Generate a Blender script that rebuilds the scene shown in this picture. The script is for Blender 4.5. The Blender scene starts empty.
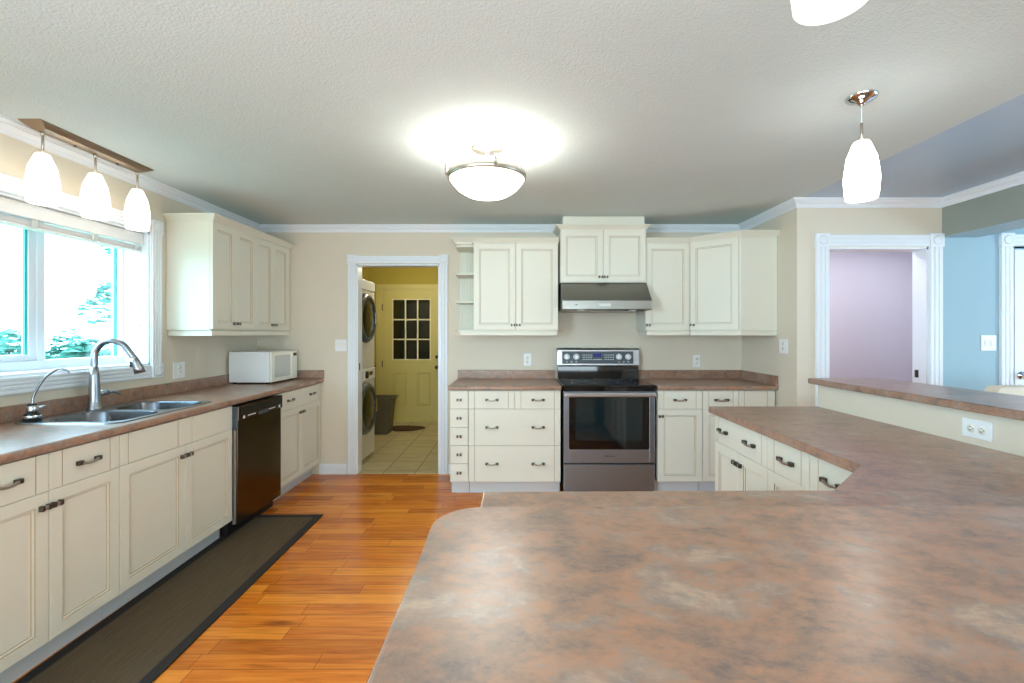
import bpy, bmesh, math, random
from mathutils import Vector, Matrix
random.seed(7)
C = bpy.context.scene.collection
SC = bpy.context.scene
PI = math.pi

# ------------------------------------------------------------------ camera
H = 1.35                       # camera height
cam_d = bpy.data.cameras.new('camera')
cam_d.sensor_width = 36.0
cam_d.lens = 455.0 * 36.0 / 1024.0
cam_d.shift_x = -(516 - 512) / 1024.0
cam_d.shift_y = -(341.5 - 333) / 1024.0
cam_d.clip_start = 0.02
cam = bpy.data.objects.new('camera', cam_d)
C.objects.link(cam)
cam.location = (0, 0, H)
cam.rotation_euler = (PI / 2, 0, 0)
SC.camera = cam

# ------------------------------------------------------------------ view, world, daylight, added fill
SC.view_settings.view_transform = 'Standard'
SC.view_settings.look = 'None'
SC.view_settings.gamma = 1.0
SC.view_settings.use_curve_mapping = False
SC.view_settings.exposure = 0.30
SC.cycles.max_bounces = 10
SC.cycles.diffuse_bounces = 5
SC.cycles.glossy_bounces = 4
SC.cycles.transparent_max_bounces = 12
SC.cycles.sample_clamp_indirect = 6.0
SC.cycles.caustics_reflective = False
SC.cycles.caustics_refractive = False

world = bpy.data.worlds.new('sky')
SC.world = world
world.use_nodes = True
bg = world.node_tree.nodes['Background']
bg.inputs['Color'].default_value = (0.50, 0.79, 1.0, 1)
bg.inputs['Strength'].default_value = 11.5


def area(name, loc, rot, sx, sy, power, col, portal=False, spread=None):
    d = bpy.data.lights.new(name, 'AREA')
    d.shape = 'RECTANGLE'
    d.size, d.size_y = sx, sy
    d.energy = power
    d.color = col
    if portal:
        d.cycles.is_portal = True
    if spread:
        d.spread = spread
    o = bpy.data.objects.new(name, d)
    C.objects.link(o)
    o.location, o.rotation_euler = loc, rot
    return o


def point(name, loc, power, col, r=0.04):
    d = bpy.data.lights.new(name, 'POINT')
    d.energy, d.color, d.shadow_soft_size = power, col, r
    o = bpy.data.objects.new(name, d)
    C.objects.link(o)
    o.location = loc
    return o


# kitchen window on the left wall lets the sky in
area('window_portal', (-2.60, 2.525, 1.58), (0, -PI / 2, 0), 0.9, 1.1, 1, (1, 1, 1), portal=True)
# added unseen fill behind the camera, then a window of the dining side
area('rear_fill', (0.3, -3.30, 1.25), (PI / 2 + math.radians(14), 0, 0), 3.6, 2.0, 172, (0.70, 0.90, 1.0))
area('dining_daylight', (6.05, 1.0, 1.35), (0, PI / 2, 0), 2.0, 3.2, 100, (0.62, 0.85, 1.0))
area('hall_fill', (3.2, 4.0, 2.33), (0, 0, 0), 1.8, .4, 17, (0.88, 0.92, 1.0))  # added fill under the hall ceiling to brighten the lilac wall
area('left_rear_fill', (-2.44, -1.2, 1.5), (0, -PI / 2, 0), 1.1, 1.8, 185, (0.54, 0.79, 1.0))  # added cool fill at the closed left wall, lights the peninsula fronts

# ------------------------------------------------------------------ materials
def lin(c):
    return tuple(((v / 255) / 12.92 if v / 255 <= 0.04045 else ((v / 255 + 0.055) / 1.055) ** 2.4) for v in c) + (1.0,)


def mat(name, col, rough=0.5, metal=0.0, var=0.0, scale=8.0, bump=0.0, bscale=60.0, coat=0.0, stretch=None, spec=None):
    m = bpy.data.materials.new(name)
    m.use_nodes = True
    nt = m.node_tree
    p = nt.nodes['Principled BSDF']
    col = lin(col)
    p.inputs['Base Color'].default_value = col
    p.inputs['Roughness'].default_value = rough
    p.inputs['Metallic'].default_value = metal
    if coat:
        p.inputs['Coat Weight'].default_value = coat
        p.inputs['Coat Roughness'].default_value = 0.12
    if spec is not None:
        p.inputs['Specular IOR Level'].default_value = spec
    if var or bump:
        tc = nt.nodes.new('ShaderNodeTexCoord')
        mp = nt.nodes.new('ShaderNodeMapping')
        nt.links.new(tc.outputs['Object'], mp.inputs['Vector'])
        if stretch:
            mp.inputs['Scale'].default_value = stretch
    if var:
        n = nt.nodes.new('ShaderNodeTexNoise')
        n.inputs['Scale'].default_value = scale
        n.inputs['Detail'].default_value = 4
        nt.links.new(mp.outputs['Vector'], n.inputs['Vector'])
        mx = nt.nodes.new('ShaderNodeMix')
        mx.data_type = 'RGBA'
        mx.inputs['A'].default_value = tuple(max(0, c * (1 - var)) for c in col[:3]) + (1,)
        mx.inputs['B'].default_value = tuple(min(1, c * (1 + var)) for c in col[:3]) + (1,)
        nt.links.new(n.outputs['Fac'], mx.inputs['Factor'])
        nt.links.new(mx.outputs['Result'], p.inputs['Base Color'])
    if bump:
        n2 = nt.nodes.new('ShaderNodeTexNoise')
        n2.inputs['Scale'].default_value = bscale
        n2.inputs['Detail'].default_value = 3
        nt.links.new(mp.outputs['Vector'], n2.inputs['Vector'])
        b = nt.nodes.new('ShaderNodeBump')
        b.inputs['Strength'].default_value = bump
        b.inputs['Distance'].default_value = 0.01
        nt.links.new(n2.outputs['Fac'], b.inputs['Height'])
        nt.links.new(b.outputs['Normal'], p.inputs['Normal'])
    return m


def emis(name, col, strength, mixd=0.0):
    m = bpy.data.materials.new(name)
    m.use_nodes = True
    p = m.node_tree.nodes['Principled BSDF']
    p.inputs['Base Color'].default_value = (0.85, 0.85, 0.82, 1)
    p.inputs['Roughness'].default_value = 0.25
    p.inputs['Emission Color'].default_value = tuple(col) + (1,)
    p.inputs['Emission Strength'].default_value = strength
    return m


def ramp(nt, stops):
    r = nt.nodes.new('ShaderNodeValToRGB')
    e = r.color_ramp.elements
    while len(e) < len(stops):
        e.new(0.5)
    for el, (pos, c) in zip(e, stops):
        el.position = pos
        el.color = lin(c)
    return r


def laminate():
    m = bpy.data.materials.new('brown_laminate')
    m.use_nodes = True
    nt = m.node_tree
    p = nt.nodes['Principled BSDF']
    tc = nt.nodes.new('ShaderNodeTexCoord')
    mp = nt.nodes.new('ShaderNodeMapping')
    mp.inputs['Scale'].default_value = (1.0, 1.5, 1.5)
    mp.inputs['Rotation'].default_value = (0.2, 0.1, 0.35)
    nt.links.new(tc.outputs['Object'], mp.inputs['Vector'])
    n1 = nt.nodes.new('ShaderNodeTexNoise')
    n1.inputs['Scale'].default_value = 7.0
    n1.inputs['Detail'].default_value = 9
    n1.inputs['Roughness'].default_value = 0.74
    n1.inputs['Distortion'].default_value = 0.25
    nt.links.new(mp.outputs['Vector'], n1.inputs['Vector'])
    r1 = ramp(nt, [(0.33, (100, 84, 78)), (0.43, (132, 106, 92)), (0.50, (168, 122, 94)), (0.56, (148, 128, 116)), (0.67, (192, 168, 144))])
    nt.links.new(n1.outputs['Fac'], r1.inputs['Fac'])
    n2 = nt.nodes.new('ShaderNodeTexNoise')
    n2.inputs['Scale'].default_value = 30.0
    n2.inputs['Detail'].default_value = 7
    n2.inputs['Roughness'].default_value = 0.7
    n2.inputs['Distortion'].default_value = 0.2
    nt.links.new(mp.outputs['Vector'], n2.inputs['Vector'])
    r2 = ramp(nt, [(0.38, (100, 90, 90)), (0.5, (156, 126, 106)), (0.62, (184, 130, 98))])
    nt.links.new(n2.outputs['Fac'], r2.inputs['Fac'])
    mx = nt.nodes.new('ShaderNodeMix')
    mx.data_type = 'RGBA'
    mx.inputs['Factor'].default_value = 0.36
    nt.links.new(r1.outputs['Color'], mx.inputs['A'])
    nt.links.new(r2.outputs['Color'], mx.inputs['B'])
    nt.links.new(mx.outputs['Result'], p.inputs['Base Color'])
    p.inputs['Roughness'].default_value = 0.29
    p.inputs['Specular IOR Level'].default_value = 0.65
    return m


def planks():
    m = bpy.data.materials.new('hardwood_planks')
    m.use_nodes = True
    nt = m.node_tree
    p = nt.nodes['Principled BSDF']
    tc = nt.nodes.new('ShaderNodeTexCoord')
    mp = nt.nodes.new('ShaderNodeMapping')
    mp.inputs['Location'].default_value = (0.31, 0.022, 0)
    nt.links.new(tc.outputs['Object'], mp.inputs['Vector'])
    br = nt.nodes.new('ShaderNodeTexBrick')
    br.offset = 0.37
    br.offset_frequency = 2
    br.squash = 0.7
    br.squash_frequency = 3
    br.inputs['Scale'].default_value = 1.0
    br.inputs['Brick Width'].default_value = 0.72
    br.inputs['Row Height'].default_value = 0.088
    br.inputs['Mortar Size'].default_value = 0.0014
    br.inputs['Mortar Smooth'].default_value = 0.1
    br.inputs['Color1'].default_value = (0, 0, 0, 1)
    br.inputs['Color2'].default_value = (1, 1, 1, 1)
    br.inputs['Mortar'].default_value = (0.5, 0.5, 0.5, 1)
    nt.links.new(mp.outputs['Vector'], br.inputs['Vector'])
    tone = ramp(nt, [(0.0, (160, 76, 14)), (0.35, (200, 104, 22)), (0.7, (222, 124, 30)), (1.0, (236, 146, 46))])
    nt.links.new(br.outputs['Color'], tone.inputs['Fac'])
    # grain running along the boards
    mg = nt.nodes.new('ShaderNodeMapping')
    mg.inputs['Scale'].default_value = (1.6, 26, 1)
    nt.links.new(tc.outputs['Object'], mg.inputs['Vector'])
    ng = nt.nodes.new('ShaderNodeTexNoise')
    ng.inputs['Scale'].default_value = 2.0
    ng.inputs['Detail'].default_value = 6
    ng.inputs['Distortion'].default_value = 0.8
    nt.links.new(mg.outputs['Vector'], ng.inputs['Vector'])
    gr = ramp(nt, [(0.30, (120, 60, 18)), (0.46, (206, 112, 28)), (0.7, (240, 156, 58))])
    nt.links.new(ng.outputs['Fac'], gr.inputs['Fac'])
    mx = nt.nodes.new('ShaderNodeMix')
    mx.data_type = 'RGBA'
    mx.inputs['Factor'].default_value = 0.42
    nt.links.new(tone.outputs['Color'], mx.inputs['A'])
    nt.links.new(gr.outputs['Color'], mx.inputs['B'])
    # dark streaks here and there
    ms = nt.nodes.new('ShaderNodeMapping')
    ms.inputs['Scale'].default_value = (1.3, 9, 1)
    nt.links.new(tc.outputs['Object'], ms.inputs['Vector'])
    ns = nt.nodes.new('ShaderNodeTexNoise')
    ns.inputs['Scale'].default_value = 1.6
    ns.inputs['Detail'].default_value = 5
    nt.links.new(ms.outputs['Vector'], ns.inputs['Vector'])
    rs = ramp(nt, [(0.62, (255, 255, 255)), (0.74, (140, 110, 90))])
    nt.links.new(ns.outputs['Fac'], rs.inputs['Fac'])
    mu = nt.nodes.new('ShaderNodeMix')
    mu.data_type = 'RGBA'
    mu.blend_type = 'MULTIPLY'
    mu.inputs['Factor'].default_value = 0.8
    nt.links.new(mx.outputs['Result'], mu.inputs['A'])
    nt.links.new(rs.outputs['Color'], mu.inputs['B'])
    mj = nt.nodes.new('ShaderNodeMix')
    mj.data_type = 'RGBA'
    nt.links.new(br.outputs['Fac'], mj.inputs['Factor'])
    nt.links.new(mu.outputs['Result'], mj.inputs['A'])
    mj.inputs['B'].default_value = lin((110, 54, 18))
    nt.links.new(mj.outputs['Result'], p.inputs['Base Color'])
    p.inputs['Roughness'].default_value = 0.24
    return m


def tiles():
    m = bpy.data.materials.new('laundry_tiles')
    m.use_nodes = True
    nt = m.node_tree
    p = nt.nodes['Principled BSDF']
    tc = nt.nodes.new('ShaderNodeTexCoord')
    mp = nt.nodes.new('ShaderNodeMapping')
    mp.inputs['Location'].default_value = (1.275, -4.48, 0)
    nt.links.new(tc.outputs['Object'], mp.inputs['Vector'])
    br = nt.nodes.new('ShaderNodeTexBrick')
    br.offset = 0.0
    br.inputs['Scale'].default_value = 1.0
    br.inputs['Brick Width'].default_value = 0.305
    br.inputs['Row Height'].default_value = 0.305
    br.inputs['Mortar Size'].default_value = 0.004
    br.inputs['Color1'].default_value = lin((196, 184, 148))
    br.inputs['Color2'].default_value = lin((206, 192, 156))
    br.inputs['Mortar'].default_value = lin((70, 58, 40))
    nt.links.new(mp.outputs['Vector'], br.inputs['Vector'])
    mg = nt.nodes.new('ShaderNodeMapping')
    mg.inputs['Scale'].default_value = (2, 14, 1)
    nt.links.new(tc.outputs['Object'], mg.inputs['Vector'])
    ng = nt.nodes.new('ShaderNodeTexNoise')
    ng.inputs['Scale'].default_value = 2.0
    nt.links.new(mg.outputs['Vector'], ng.inputs['Vector'])
    gr = ramp(nt, [(0.3, (200, 190, 160)), (0.7, (255, 255, 255))])
    nt.links.new(ng.outputs['Fac'], gr.inputs['Fac'])
    mu = nt.nodes.new('ShaderNodeMix')
    mu.data_type = 'RGBA'
    mu.blend_type = 'MULTIPLY'
    mu.inputs['Factor'].default_value = 0.7
    nt.links.new(br.outputs['Color'], mu.inputs['A'])
    nt.links.new(gr.outputs['Color'], mu.inputs['B'])
    nt.links.new(mu.outputs['Result'], p.inputs['Base Color'])
    p.inputs['Roughness'].default_value = 0.35
    return m


def weave(name, c1, c2):
    m = bpy.data.materials.new(name)
    m.use_nodes = True
    nt = m.node_tree
    p = nt.nodes['Principled BSDF']
    tc = nt.nodes.new('ShaderNodeTexCoord')
    ck = nt.nodes.new('ShaderNodeTexChecker')
    ck.inputs['Scale'].default_value = 240
    ck.inputs['Color1'].default_value = lin(c1)
    ck.inputs['Color2'].default_value = lin(c2)
    nt.links.new(tc.outputs['Object'], ck.inputs['Vector'])
    mp = nt.nodes.new('ShaderNodeMapping')
    mp.inputs['Scale'].default_value = (90, 6, 1)
    nt.links.new(tc.outputs['Object'], mp.inputs['Vector'])
    n = nt.nodes.new('ShaderNodeTexNoise')
    n.inputs['Scale'].default_value = 1.0
    nt.links.new(mp.outputs['Vector'], n.inputs['Vector'])
    r = ramp(nt, [(0.3, (214, 214, 214)), (0.7, (255, 255, 255))])
    nt.links.new(n.outputs['Fac'], r.inputs['Fac'])
    mu = nt.nodes.new('ShaderNodeMix')
    mu.data_type = 'RGBA'
    mu.blend_type = 'MULTIPLY'
    mu.inputs['Factor'].default_value = 1
    nt.links.new(ck.outputs['Color'], mu.inputs['A'])
    nt.links.new(r.outputs['Color'], mu.inputs['B'])
    nt.links.new(mu.outputs['Result'], p.inputs['Base Color'])
    p.inputs['Roughness'].default_value = 0.9
    return m


def pane_glass(name, tint=(0.96, 1.0, 0.99), refl=0.06):
    m = bpy.data.materials.new(name)
    m.use_nodes = True
    nt = m.node_tree
    nt.nodes.remove(nt.nodes['Principled BSDF'])
    out = nt.nodes['Material Output']
    t = nt.nodes.new('ShaderNodeBsdfTransparent')
    t.inputs['Color'].default_value = tint + (1,)
    g = nt.nodes.new('ShaderNodeBsdfGlossy')
    g.inputs['Roughness'].default_value = 0.02
    mx = nt.nodes.new('ShaderNodeMixShader')
    mx.inputs[0].default_value = refl
    nt.links.new(t.outputs[0], mx.inputs[1])
    nt.links.new(g.outputs[0], mx.inputs[2])
    nt.links.new(mx.outputs[0], out.inputs['Surface'])
    return m


def brushed(m, an=0.75):
    nt = m.node_tree
    p = nt.nodes['Principled BSDF']
    t = nt.nodes.new('ShaderNodeTangent')
    t.direction_type = 'RADIAL'
    t.axis = 'Z'
    p.inputs['Anisotropic'].default_value = an
    p.inputs['Anisotropic Rotation'].default_value = 0.25
    nt.links.new(t.outputs['Tangent'], p.inputs['Tangent'])
    return m


M = dict(
    wall=mat('beige_paint', (219, 209, 190), 0.75, var=0.02, bump=0.05, bscale=200),
    wall_blue=mat('blue_daylight_tint', (160, 190, 202), 0.7, var=0.02),  # blue cast of the daylight put into the wall colour
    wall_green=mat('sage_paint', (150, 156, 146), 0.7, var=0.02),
    wall_lilac=mat('lilac_paint', (205, 194, 202), 0.8, var=0.02),
    wall_olive=mat('olive_paint', (176, 160, 70), 0.75, var=0.03),
    ceiling=mat('stucco_ceiling', (207, 219, 219), 0.85, var=0.02, bump=0.32, bscale=110),
    ceiling2=mat('smooth_ceiling', (168, 190, 212), 0.3, var=0.05, scale=3, stretch=(0.6, 3, 1)),
    trim=mat('white_trim', (232, 236, 240), 0.4, var=0.01),
    cab=mat('cream_cabinet', (223, 220, 204), 0.42, var=0.015, scale=5),
    cabin=mat('cabinet_inside', (120, 112, 96), 0.7, var=0.03),
    glaze=mat('antique_glaze', (172, 154, 126), 0.6, var=0.1),
    toe=mat('toe_kick_white', (205, 210, 212), 0.5, var=0.02),
    lam=laminate(), floor=planks(), tile=tiles(),
    pewter=mat('pewter', (96, 88, 80), 0.30, 1.0, var=0.25, scale=60),
    steel_hood=mat('hood_steel', (150, 150, 145), 0.3, 1.0, var=0.05, scale=20, stretch=(1, 1, 40)),
    steel_light=mat('polished_steel', (196, 197, 200), 0.3, 1.0, var=0.04, scale=20, stretch=(1, 1, 40)),
    handlebar=mat('pale_pewter', (178, 170, 160), 0.3, 1.0, var=0.2, scale=60),  # paler metal for the bars of pulls and knobs
    steel=brushed(mat('stainless_steel', (156, 165, 178), 0.42, 1.0, var=0.05, scale=20, stretch=(1, 1, 40))),
    steel_dark=mat('dark_stainless', (92, 82, 74), 0.22, 1.0, var=0.06, scale=20, stretch=(1, 1, 40)),
    sink=mat('brushed_steel', (160, 163, 168), 0.26, 1.0, var=0.05, scale=40),
    bowlsteel=mat('sink_bowl_steel', (118, 124, 132), 0.22, 1.0, var=0.05, scale=40),
    nickel=mat('brushed_nickel', (196, 188, 176), 0.3, 1.0, var=0.05, scale=40),
    bronze=mat('satin_bronze', (160, 138, 120), 0.32, 1.0, var=0.05, scale=30),
    chrome=mat('chrome', (205, 208, 212), 0.06, 1.0, var=0.02),
    black=mat('black_plastic', (22, 22, 24), 0.3, var=0.1),
    blackglass=mat('black_glass', (10, 11, 14), 0.05, var=0.1, spec=0.7),
    oven=mat('oven_glass', (22, 36, 40), 0.06, var=0.15, scale=2, spec=0.8),
    panelgrey=mat('control_grey', (70, 80, 88), 0.35, var=0.08),
    white=mat('white_plastic', (236, 238, 238), 0.35, var=0.01),
    offwhite=mat('cream_plastic', (238, 234, 220), 0.4, var=0.01),
    mwglass=mat('microwave_window', (204, 208, 204), 0.2, var=0.03, scale=40),
    appliance=mat('white_enamel', (228, 228, 222), 0.25, var=0.01),
    smoke=mat('smoked_glass', (20, 20, 22), 0.12, var=0.1, spec=0.8),
    olivedoor=mat('olive_door_paint', (206, 196, 126), 0.5, var=0.02),
    grille=mat('grille_paint', (236, 230, 196), 0.5, var=0.02),
    darkpane=mat('dark_pane', (18, 26, 22), 0.05, var=0.2, spec=0.7),
    bin=mat('taupe_plastic', (92, 86, 70), 0.5, var=0.05),
    matbrown=mat('brown_doormat', (72, 46, 30), 0.95, var=0.2, scale=60),
    wood=mat('walnut_shelf', (110, 72, 44), 0.5, var=0.25, scale=6, stretch=(8, 1, 8)),
    rug=weave('dark_weave', (98, 80, 56), (80, 64, 44)),
    rugb=mat('black_binding', (34, 30, 28), 0.85, var=0.1, scale=80),
    blind=mat('blind_white', (236, 234, 232), 0.45, var=0.01),
    slot=mat('dark_slot', (40, 40, 42), 0.5, var=0.1),
    display=mat('blue_display', (24, 26, 120), 0.2, var=0.1),
    pane=pane_glass('window_glass'),
    gasket=mat('teal_glass_edge', (70, 190, 190), 0.3, var=0.05),
    shade=emis('lit_frosted_glass', (1.0, 0.93, 0.82), 2.0),
    shade2=emis('lit_pendant_glass', (1.0, 0.95, 0.88), 7.0),
    shaderim=emis('lit_glass_rim', (1.0, 0.93, 0.80), 0.62),
    bowl=emis('lit_bowl_glass', (1.0, 0.96, 0.89), 10.0),
    leather=mat('cream_upholstery', (226, 212, 190), 0.6, var=0.03),
    chairleg=mat('dark_oak', (92, 64, 44), 0.45, var=0.15, scale=5),
    leaf=mat('leaf_green', (78, 134, 124), 0.7, var=0.3, scale=3),
    bark=mat('bark', (120, 100, 84), 0.9, var=0.2),
    grass=mat('lawn', (110, 140, 110), 0.9, var=0.2, scale=3),
    screen=mat('sash_white', (226, 230, 236), 0.4, var=0.01),
)


# ------------------------------------------------------------------ mesh helpers
class MB:
    def __init__(self):
        self.v, self.f, self.mi, self.sm = [], [], [], []

    def face(self, idx, mi=0, sm=False):
        self.f.append(tuple(idx)); self.mi.append(mi); self.sm.append(sm)

    def add(self, vs):
        n = len(self.v)
        self.v.extend([tuple(p) for p in vs])
        return n

    def box(self, x0, x1, y0, y1, z0, z1, mi=0, c=0.0):
        """box with chamfer c on its edges"""
        x0, x1 = min(x0, x1), max(x0, x1); y0, y1 = min(y0, y1), max(y0, y1); z0, z1 = min(z0, z1), max(z0, z1)
        c = min(c, (x1 - x0) * .45, (y1 - y0) * .45, (z1 - z0) * .45)
        if c <= 0:
            n = self.add([(x0, y0, z0), (x1, y0, z0), (x1, y1, z0), (x0, y1, z0), (x0, y0, z1), (x1, y0, z1), (x1, y1, z1), (x0, y1, z1)])
            for q in ((0, 3, 2, 1), (4, 5, 6, 7), (0, 1, 5, 4), (1, 2, 6, 5), (2, 3, 7, 6), (3, 0, 4, 7)):
                self.face([n + i for i in q], mi)
            return self
        bm = bmesh.new()
        bmesh.ops.create_cube(bm, size=1)
        for v in bm.verts:
            v.co = Vector(((x0 + x1) / 2 + v.co.x * (x1 - x0), (y0 + y1) / 2 + v.co.y * (y1 - y0), (z0 + z1) / 2 + v.co.z * (z1 - z0)))
        bmesh.ops.bevel(bm, geom=bm.edges[:], offset=c, segments=2, profile=0.5, affect='EDGES')
        self.frombm(bm, mi)
        return self

    def frombm(self, bm, mi=0, sm=False):
        bm.verts.index_update()
        n = self.add([v.co[:] for v in bm.verts])
        for f in bm.faces:
            self.face([n + v.index for v in f.verts], mi, sm)
        bm.free()

    def prism(self, pts, z0, z1, mi=0, axis='z', c=0.0):
        """polygon (list of 2D) extruded between z0 and z1; axis tells which coordinate is the extrusion"""
        def P(a, b, t):
            return (a, b, t) if axis == 'z' else ((a, t, b) if axis == 'y' else (t, a, b))
        k = len(pts)
        if c > 0:
            bm = bmesh.new()
            lo = [bm.verts.new(P(a, b, z0)) for a, b in pts]
            hi = [bm.verts.new(P(a, b, z1)) for a, b in pts]
            fb = bm.faces.new(lo[::-1]); ft = bm.faces.new(hi)
            for i in range(k):
                bm.faces.new((lo[i], lo[(i + 1) % k], hi[(i + 1) % k], hi[i]))
            eds = list(set(list(fb.edges) + list(ft.edges)))
            bmesh.ops.bevel(bm, geom=eds, offset=c, segments=3, profile=0.5, affect='EDGES')
            bmesh.ops.recalc_face_normals(bm, faces=bm.faces[:])
            self.frombm(bm, mi)
            return self
        n = self.add([P(a, b, z0) for a, b in pts] + [P(a, b, z1) for a, b in pts])
        self.face([n + i for i in range(k)][::-1], mi)
        self.face([n + k + i for i in range(k)], mi)
        for i in range(k):
            j = (i + 1) % k
            self.face((n + i, n + j, n + k + j, n + k + i), mi)
        return self

    def lathe(self, prof, cx=0, cy=0, cz=0, seg=32, mi=0, sm=True, axis='z', cap=True, closed=False):
        """prof: (r, h) pairs turned about an axis through (cx,cy,cz)"""
        k = len(prof)
        base = len(self.v)
        for r, h in prof:
            for s in range(seg):
                a = 2 * PI * s / seg
                u, w = r * math.cos(a), r * math.sin(a)
                if axis == 'z': p = (cx + u, cy + w, cz + h)
                elif axis == 'y': p = (cx + u, cy + h, cz + w)
                else: p = (cx + h, cy + u, cz + w)
                self.v.append(p)
        rng = range(k) if closed else range(k - 1)
        for i in rng:
            i2 = (i + 1) % k
            for s in range(seg):
                t = (s + 1) % seg
                self.face((base + i * seg + s, base + i * seg + t, base + i2 * seg + t, base + i2 * seg + s), mi, sm)
        if cap and not closed:
            if prof[0][0] > 1e-6: self.face([base + s for s in range(seg)][::-1], mi)
            if prof[-1][0] > 1e-6: self.face([base + (k - 1) * seg + s for s in range(seg)], mi)
        return self

    def tube(self, pts, rad, seg=12, mi=0, cap=True):
        pts = [Vector(p) for p in pts]
        if not hasattr(rad, '__len__'): rad = [rad] * len(pts)
        base = len(self.v)
        t0 = (pts[1] - pts[0]).normalized()
        up = Vector((0, 0, 1)) if abs(t0.z) < 0.9 else Vector((1, 0, 0))
        nrm = t0.cross(up).normalized()
        for i, p in enumerate(pts):
            t = (pts[min(i + 1, len(pts) - 1)] - pts[max(i - 1, 0)]).normalized()
            nrm = (nrm - t * nrm.dot(t)).normalized()
            b = t.cross(nrm)
            for s in range(seg):
                a = 2 * PI * s / seg
                self.v.append(tuple(p + (nrm * math.cos(a) + b * math.sin(a)) * rad[i]))
        for i in range(len(pts) - 1):
            for s in range(seg):
                t = (s + 1) % seg
                self.face((base + i * seg + s, base + i * seg + t, base + (i + 1) * seg + t, base + (i + 1) * seg + s), mi, True)
        if cap:
            self.face([base + s for s in range(seg)][::-1], mi)
            self.face([base + (len(pts) - 1) * seg + s for s in range(seg)], mi)
        return self

    def loft(self, loops, mi=0, sm=False, cap0=True, cap1=True, mis=None):
        k = len(loops[0])
        base = len(self.v)
        for l in loops: self.v.extend([tuple(p) for p in l])
        for i in range(len(loops) - 1):
            m_ = mis[i] if mis else mi
            for s in range(k):
                t = (s + 1) % k
                self.face((base + i * k + s, base + i * k + t, base + (i + 1) * k + t, base + (i + 1) * k + s), m_, sm)
        if cap0: self.face([base + s for s in range(k)][::-1], mi)
        if cap1: self.face([base + (len(loops) - 1) * k + s for s in range(k)], mi)
        return self

    def sweep(self, path, prof, mi=0, closed=False):
        """prof (d, z): d measured to the RIGHT of the travel direction of the 2D path; mitred corners"""
        P = [Vector((p[0], p[1])) for p in path]
        n = len(P)
        loops = []
        for i in range(n):
            d0 = (P[i] - P[i - 1]).normalized() if (i > 0 or closed) else None
            d1 = (P[(i + 1) % n] - P[i]).normalized() if (i < n - 1 or closed) else None
            if d0 is None: d0 = d1
            if d1 is None: d1 = d0
            n0, n1 = Vector((d0.y, -d0.x)), Vector((d1.y, -d1.x))
            m_ = (n0 + n1)
            m_ = m_ / max(1e-6, (1 + n0.dot(n1)))
            loops.append([(P[i].x + m_.x * d, P[i].y + m_.y * d, z) for d, z in prof])
        if closed: loops.append(loops[0])
        return self.loft(loops, mi, cap0=not closed, cap1=not closed)

    def mesh(self, name, mats, off=(0, 0, 0)):
        me = bpy.data.meshes.new(name)
        me.from_pydata([(x - off[0], y - off[1], z - off[2]) for x, y, z in self.v], [], self.f)
        for m in mats: me.materials.append(m)
        me.polygons.foreach_set('material_index', self.mi)
        me.polygons.foreach_set('use_smooth', self.sm)
        me.update()
        bm = bmesh.new(); bm.from_mesh(me)
        bmesh.ops.recalc_face_normals(bm, faces=bm.faces[:])
        bm.to_mesh(me); bm.free()
        return me


def obj(name, mb, mats, parent=None, world=False, label=None):
    """link the collected shape as one object. world=True: its coordinates are world ones (parent unrotated)"""
    if not isinstance(mats, (list, tuple)): mats = [mats]
    off = (0, 0, 0)
    if world and parent is not None:
        r = parent
        while r.parent is not None: r = r.parent
        off = r.location
    o = bpy.data.objects.new(name, mb.mesh(name, mats, off))
    C.objects.link(o)
    if parent is not None: o.parent = parent
    if label: o['label'] = label
    return o


def thing(name, label, cat, loc=(0, 0, 0), rz=0.0, group=None):
    o = bpy.data.objects.new(name, None)
    o.empty_display_size = 0.1
    C.objects.link(o)
    o.location = loc
    o.rotation_euler = (0, 0, rz)
    return tag(o, label, cat, group)


def tag(o, label, cat, group=None):
    o['label'] = label; o['category'] = cat
    if group: o['group'] = group
    return o


def struct(name, mb, mats, label=None, cat=None, parent=None):
    o = obj(name, mb, mats, parent)
    if parent is None:
        o['kind'] = 'structure'
        if label: o['label'] = label
        if cat: o['category'] = cat
    return o


def dup(root, loc, rz, label, group=None):
    def cp(o, par):
        c = o.copy(); C.objects.link(c)
        if par is not None: c.parent = par
        for ch in list(o.children): cp(ch, c)
        return c
    r = cp(root, None)
    r.location = loc; r.rotation_euler = (0, 0, rz); r['label'] = label
    if group: r['group'] = group
    return r


def spline(pts, n=8):
    P = [Vector(p) for p in pts]
    out = []
    for i in range(len(P) - 1):
        a, b, c, d = P[max(i - 1, 0)], P[i], P[i + 1], P[min(i + 2, len(P) - 1)]
        for k in range(n):
            t = k / n
            out.append(0.5 * ((2 * b) + (c - a) * t + (2 * a - 5 * b + 4 * c - d) * t * t + (3 * b - a - 3 * c + d) * t ** 3))
    out.append(P[-1])
    return out


def rrect(cx, cy, hx, hy, r, n=6):
    out = []
    for sx, sy, a0 in ((1, 1, 0), (-1, 1, 90), (-1, -1, 180), (1, -1, 270)):
        for k in range(n + 1):
            a = math.radians(a0 + 90 * k / n)
            out.append((cx + sx * (hx - r) + r * math.cos(a), cy + sy * (hy - r) + r * math.sin(a)))
    return out


# ================================================================== THE SETTING
XL, YB, XR, YF, XB, ZC = -2.48, 4.357, 2.161, 3.50, 3.277, 2.375
YR = -3.4                       # rear wall

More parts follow.
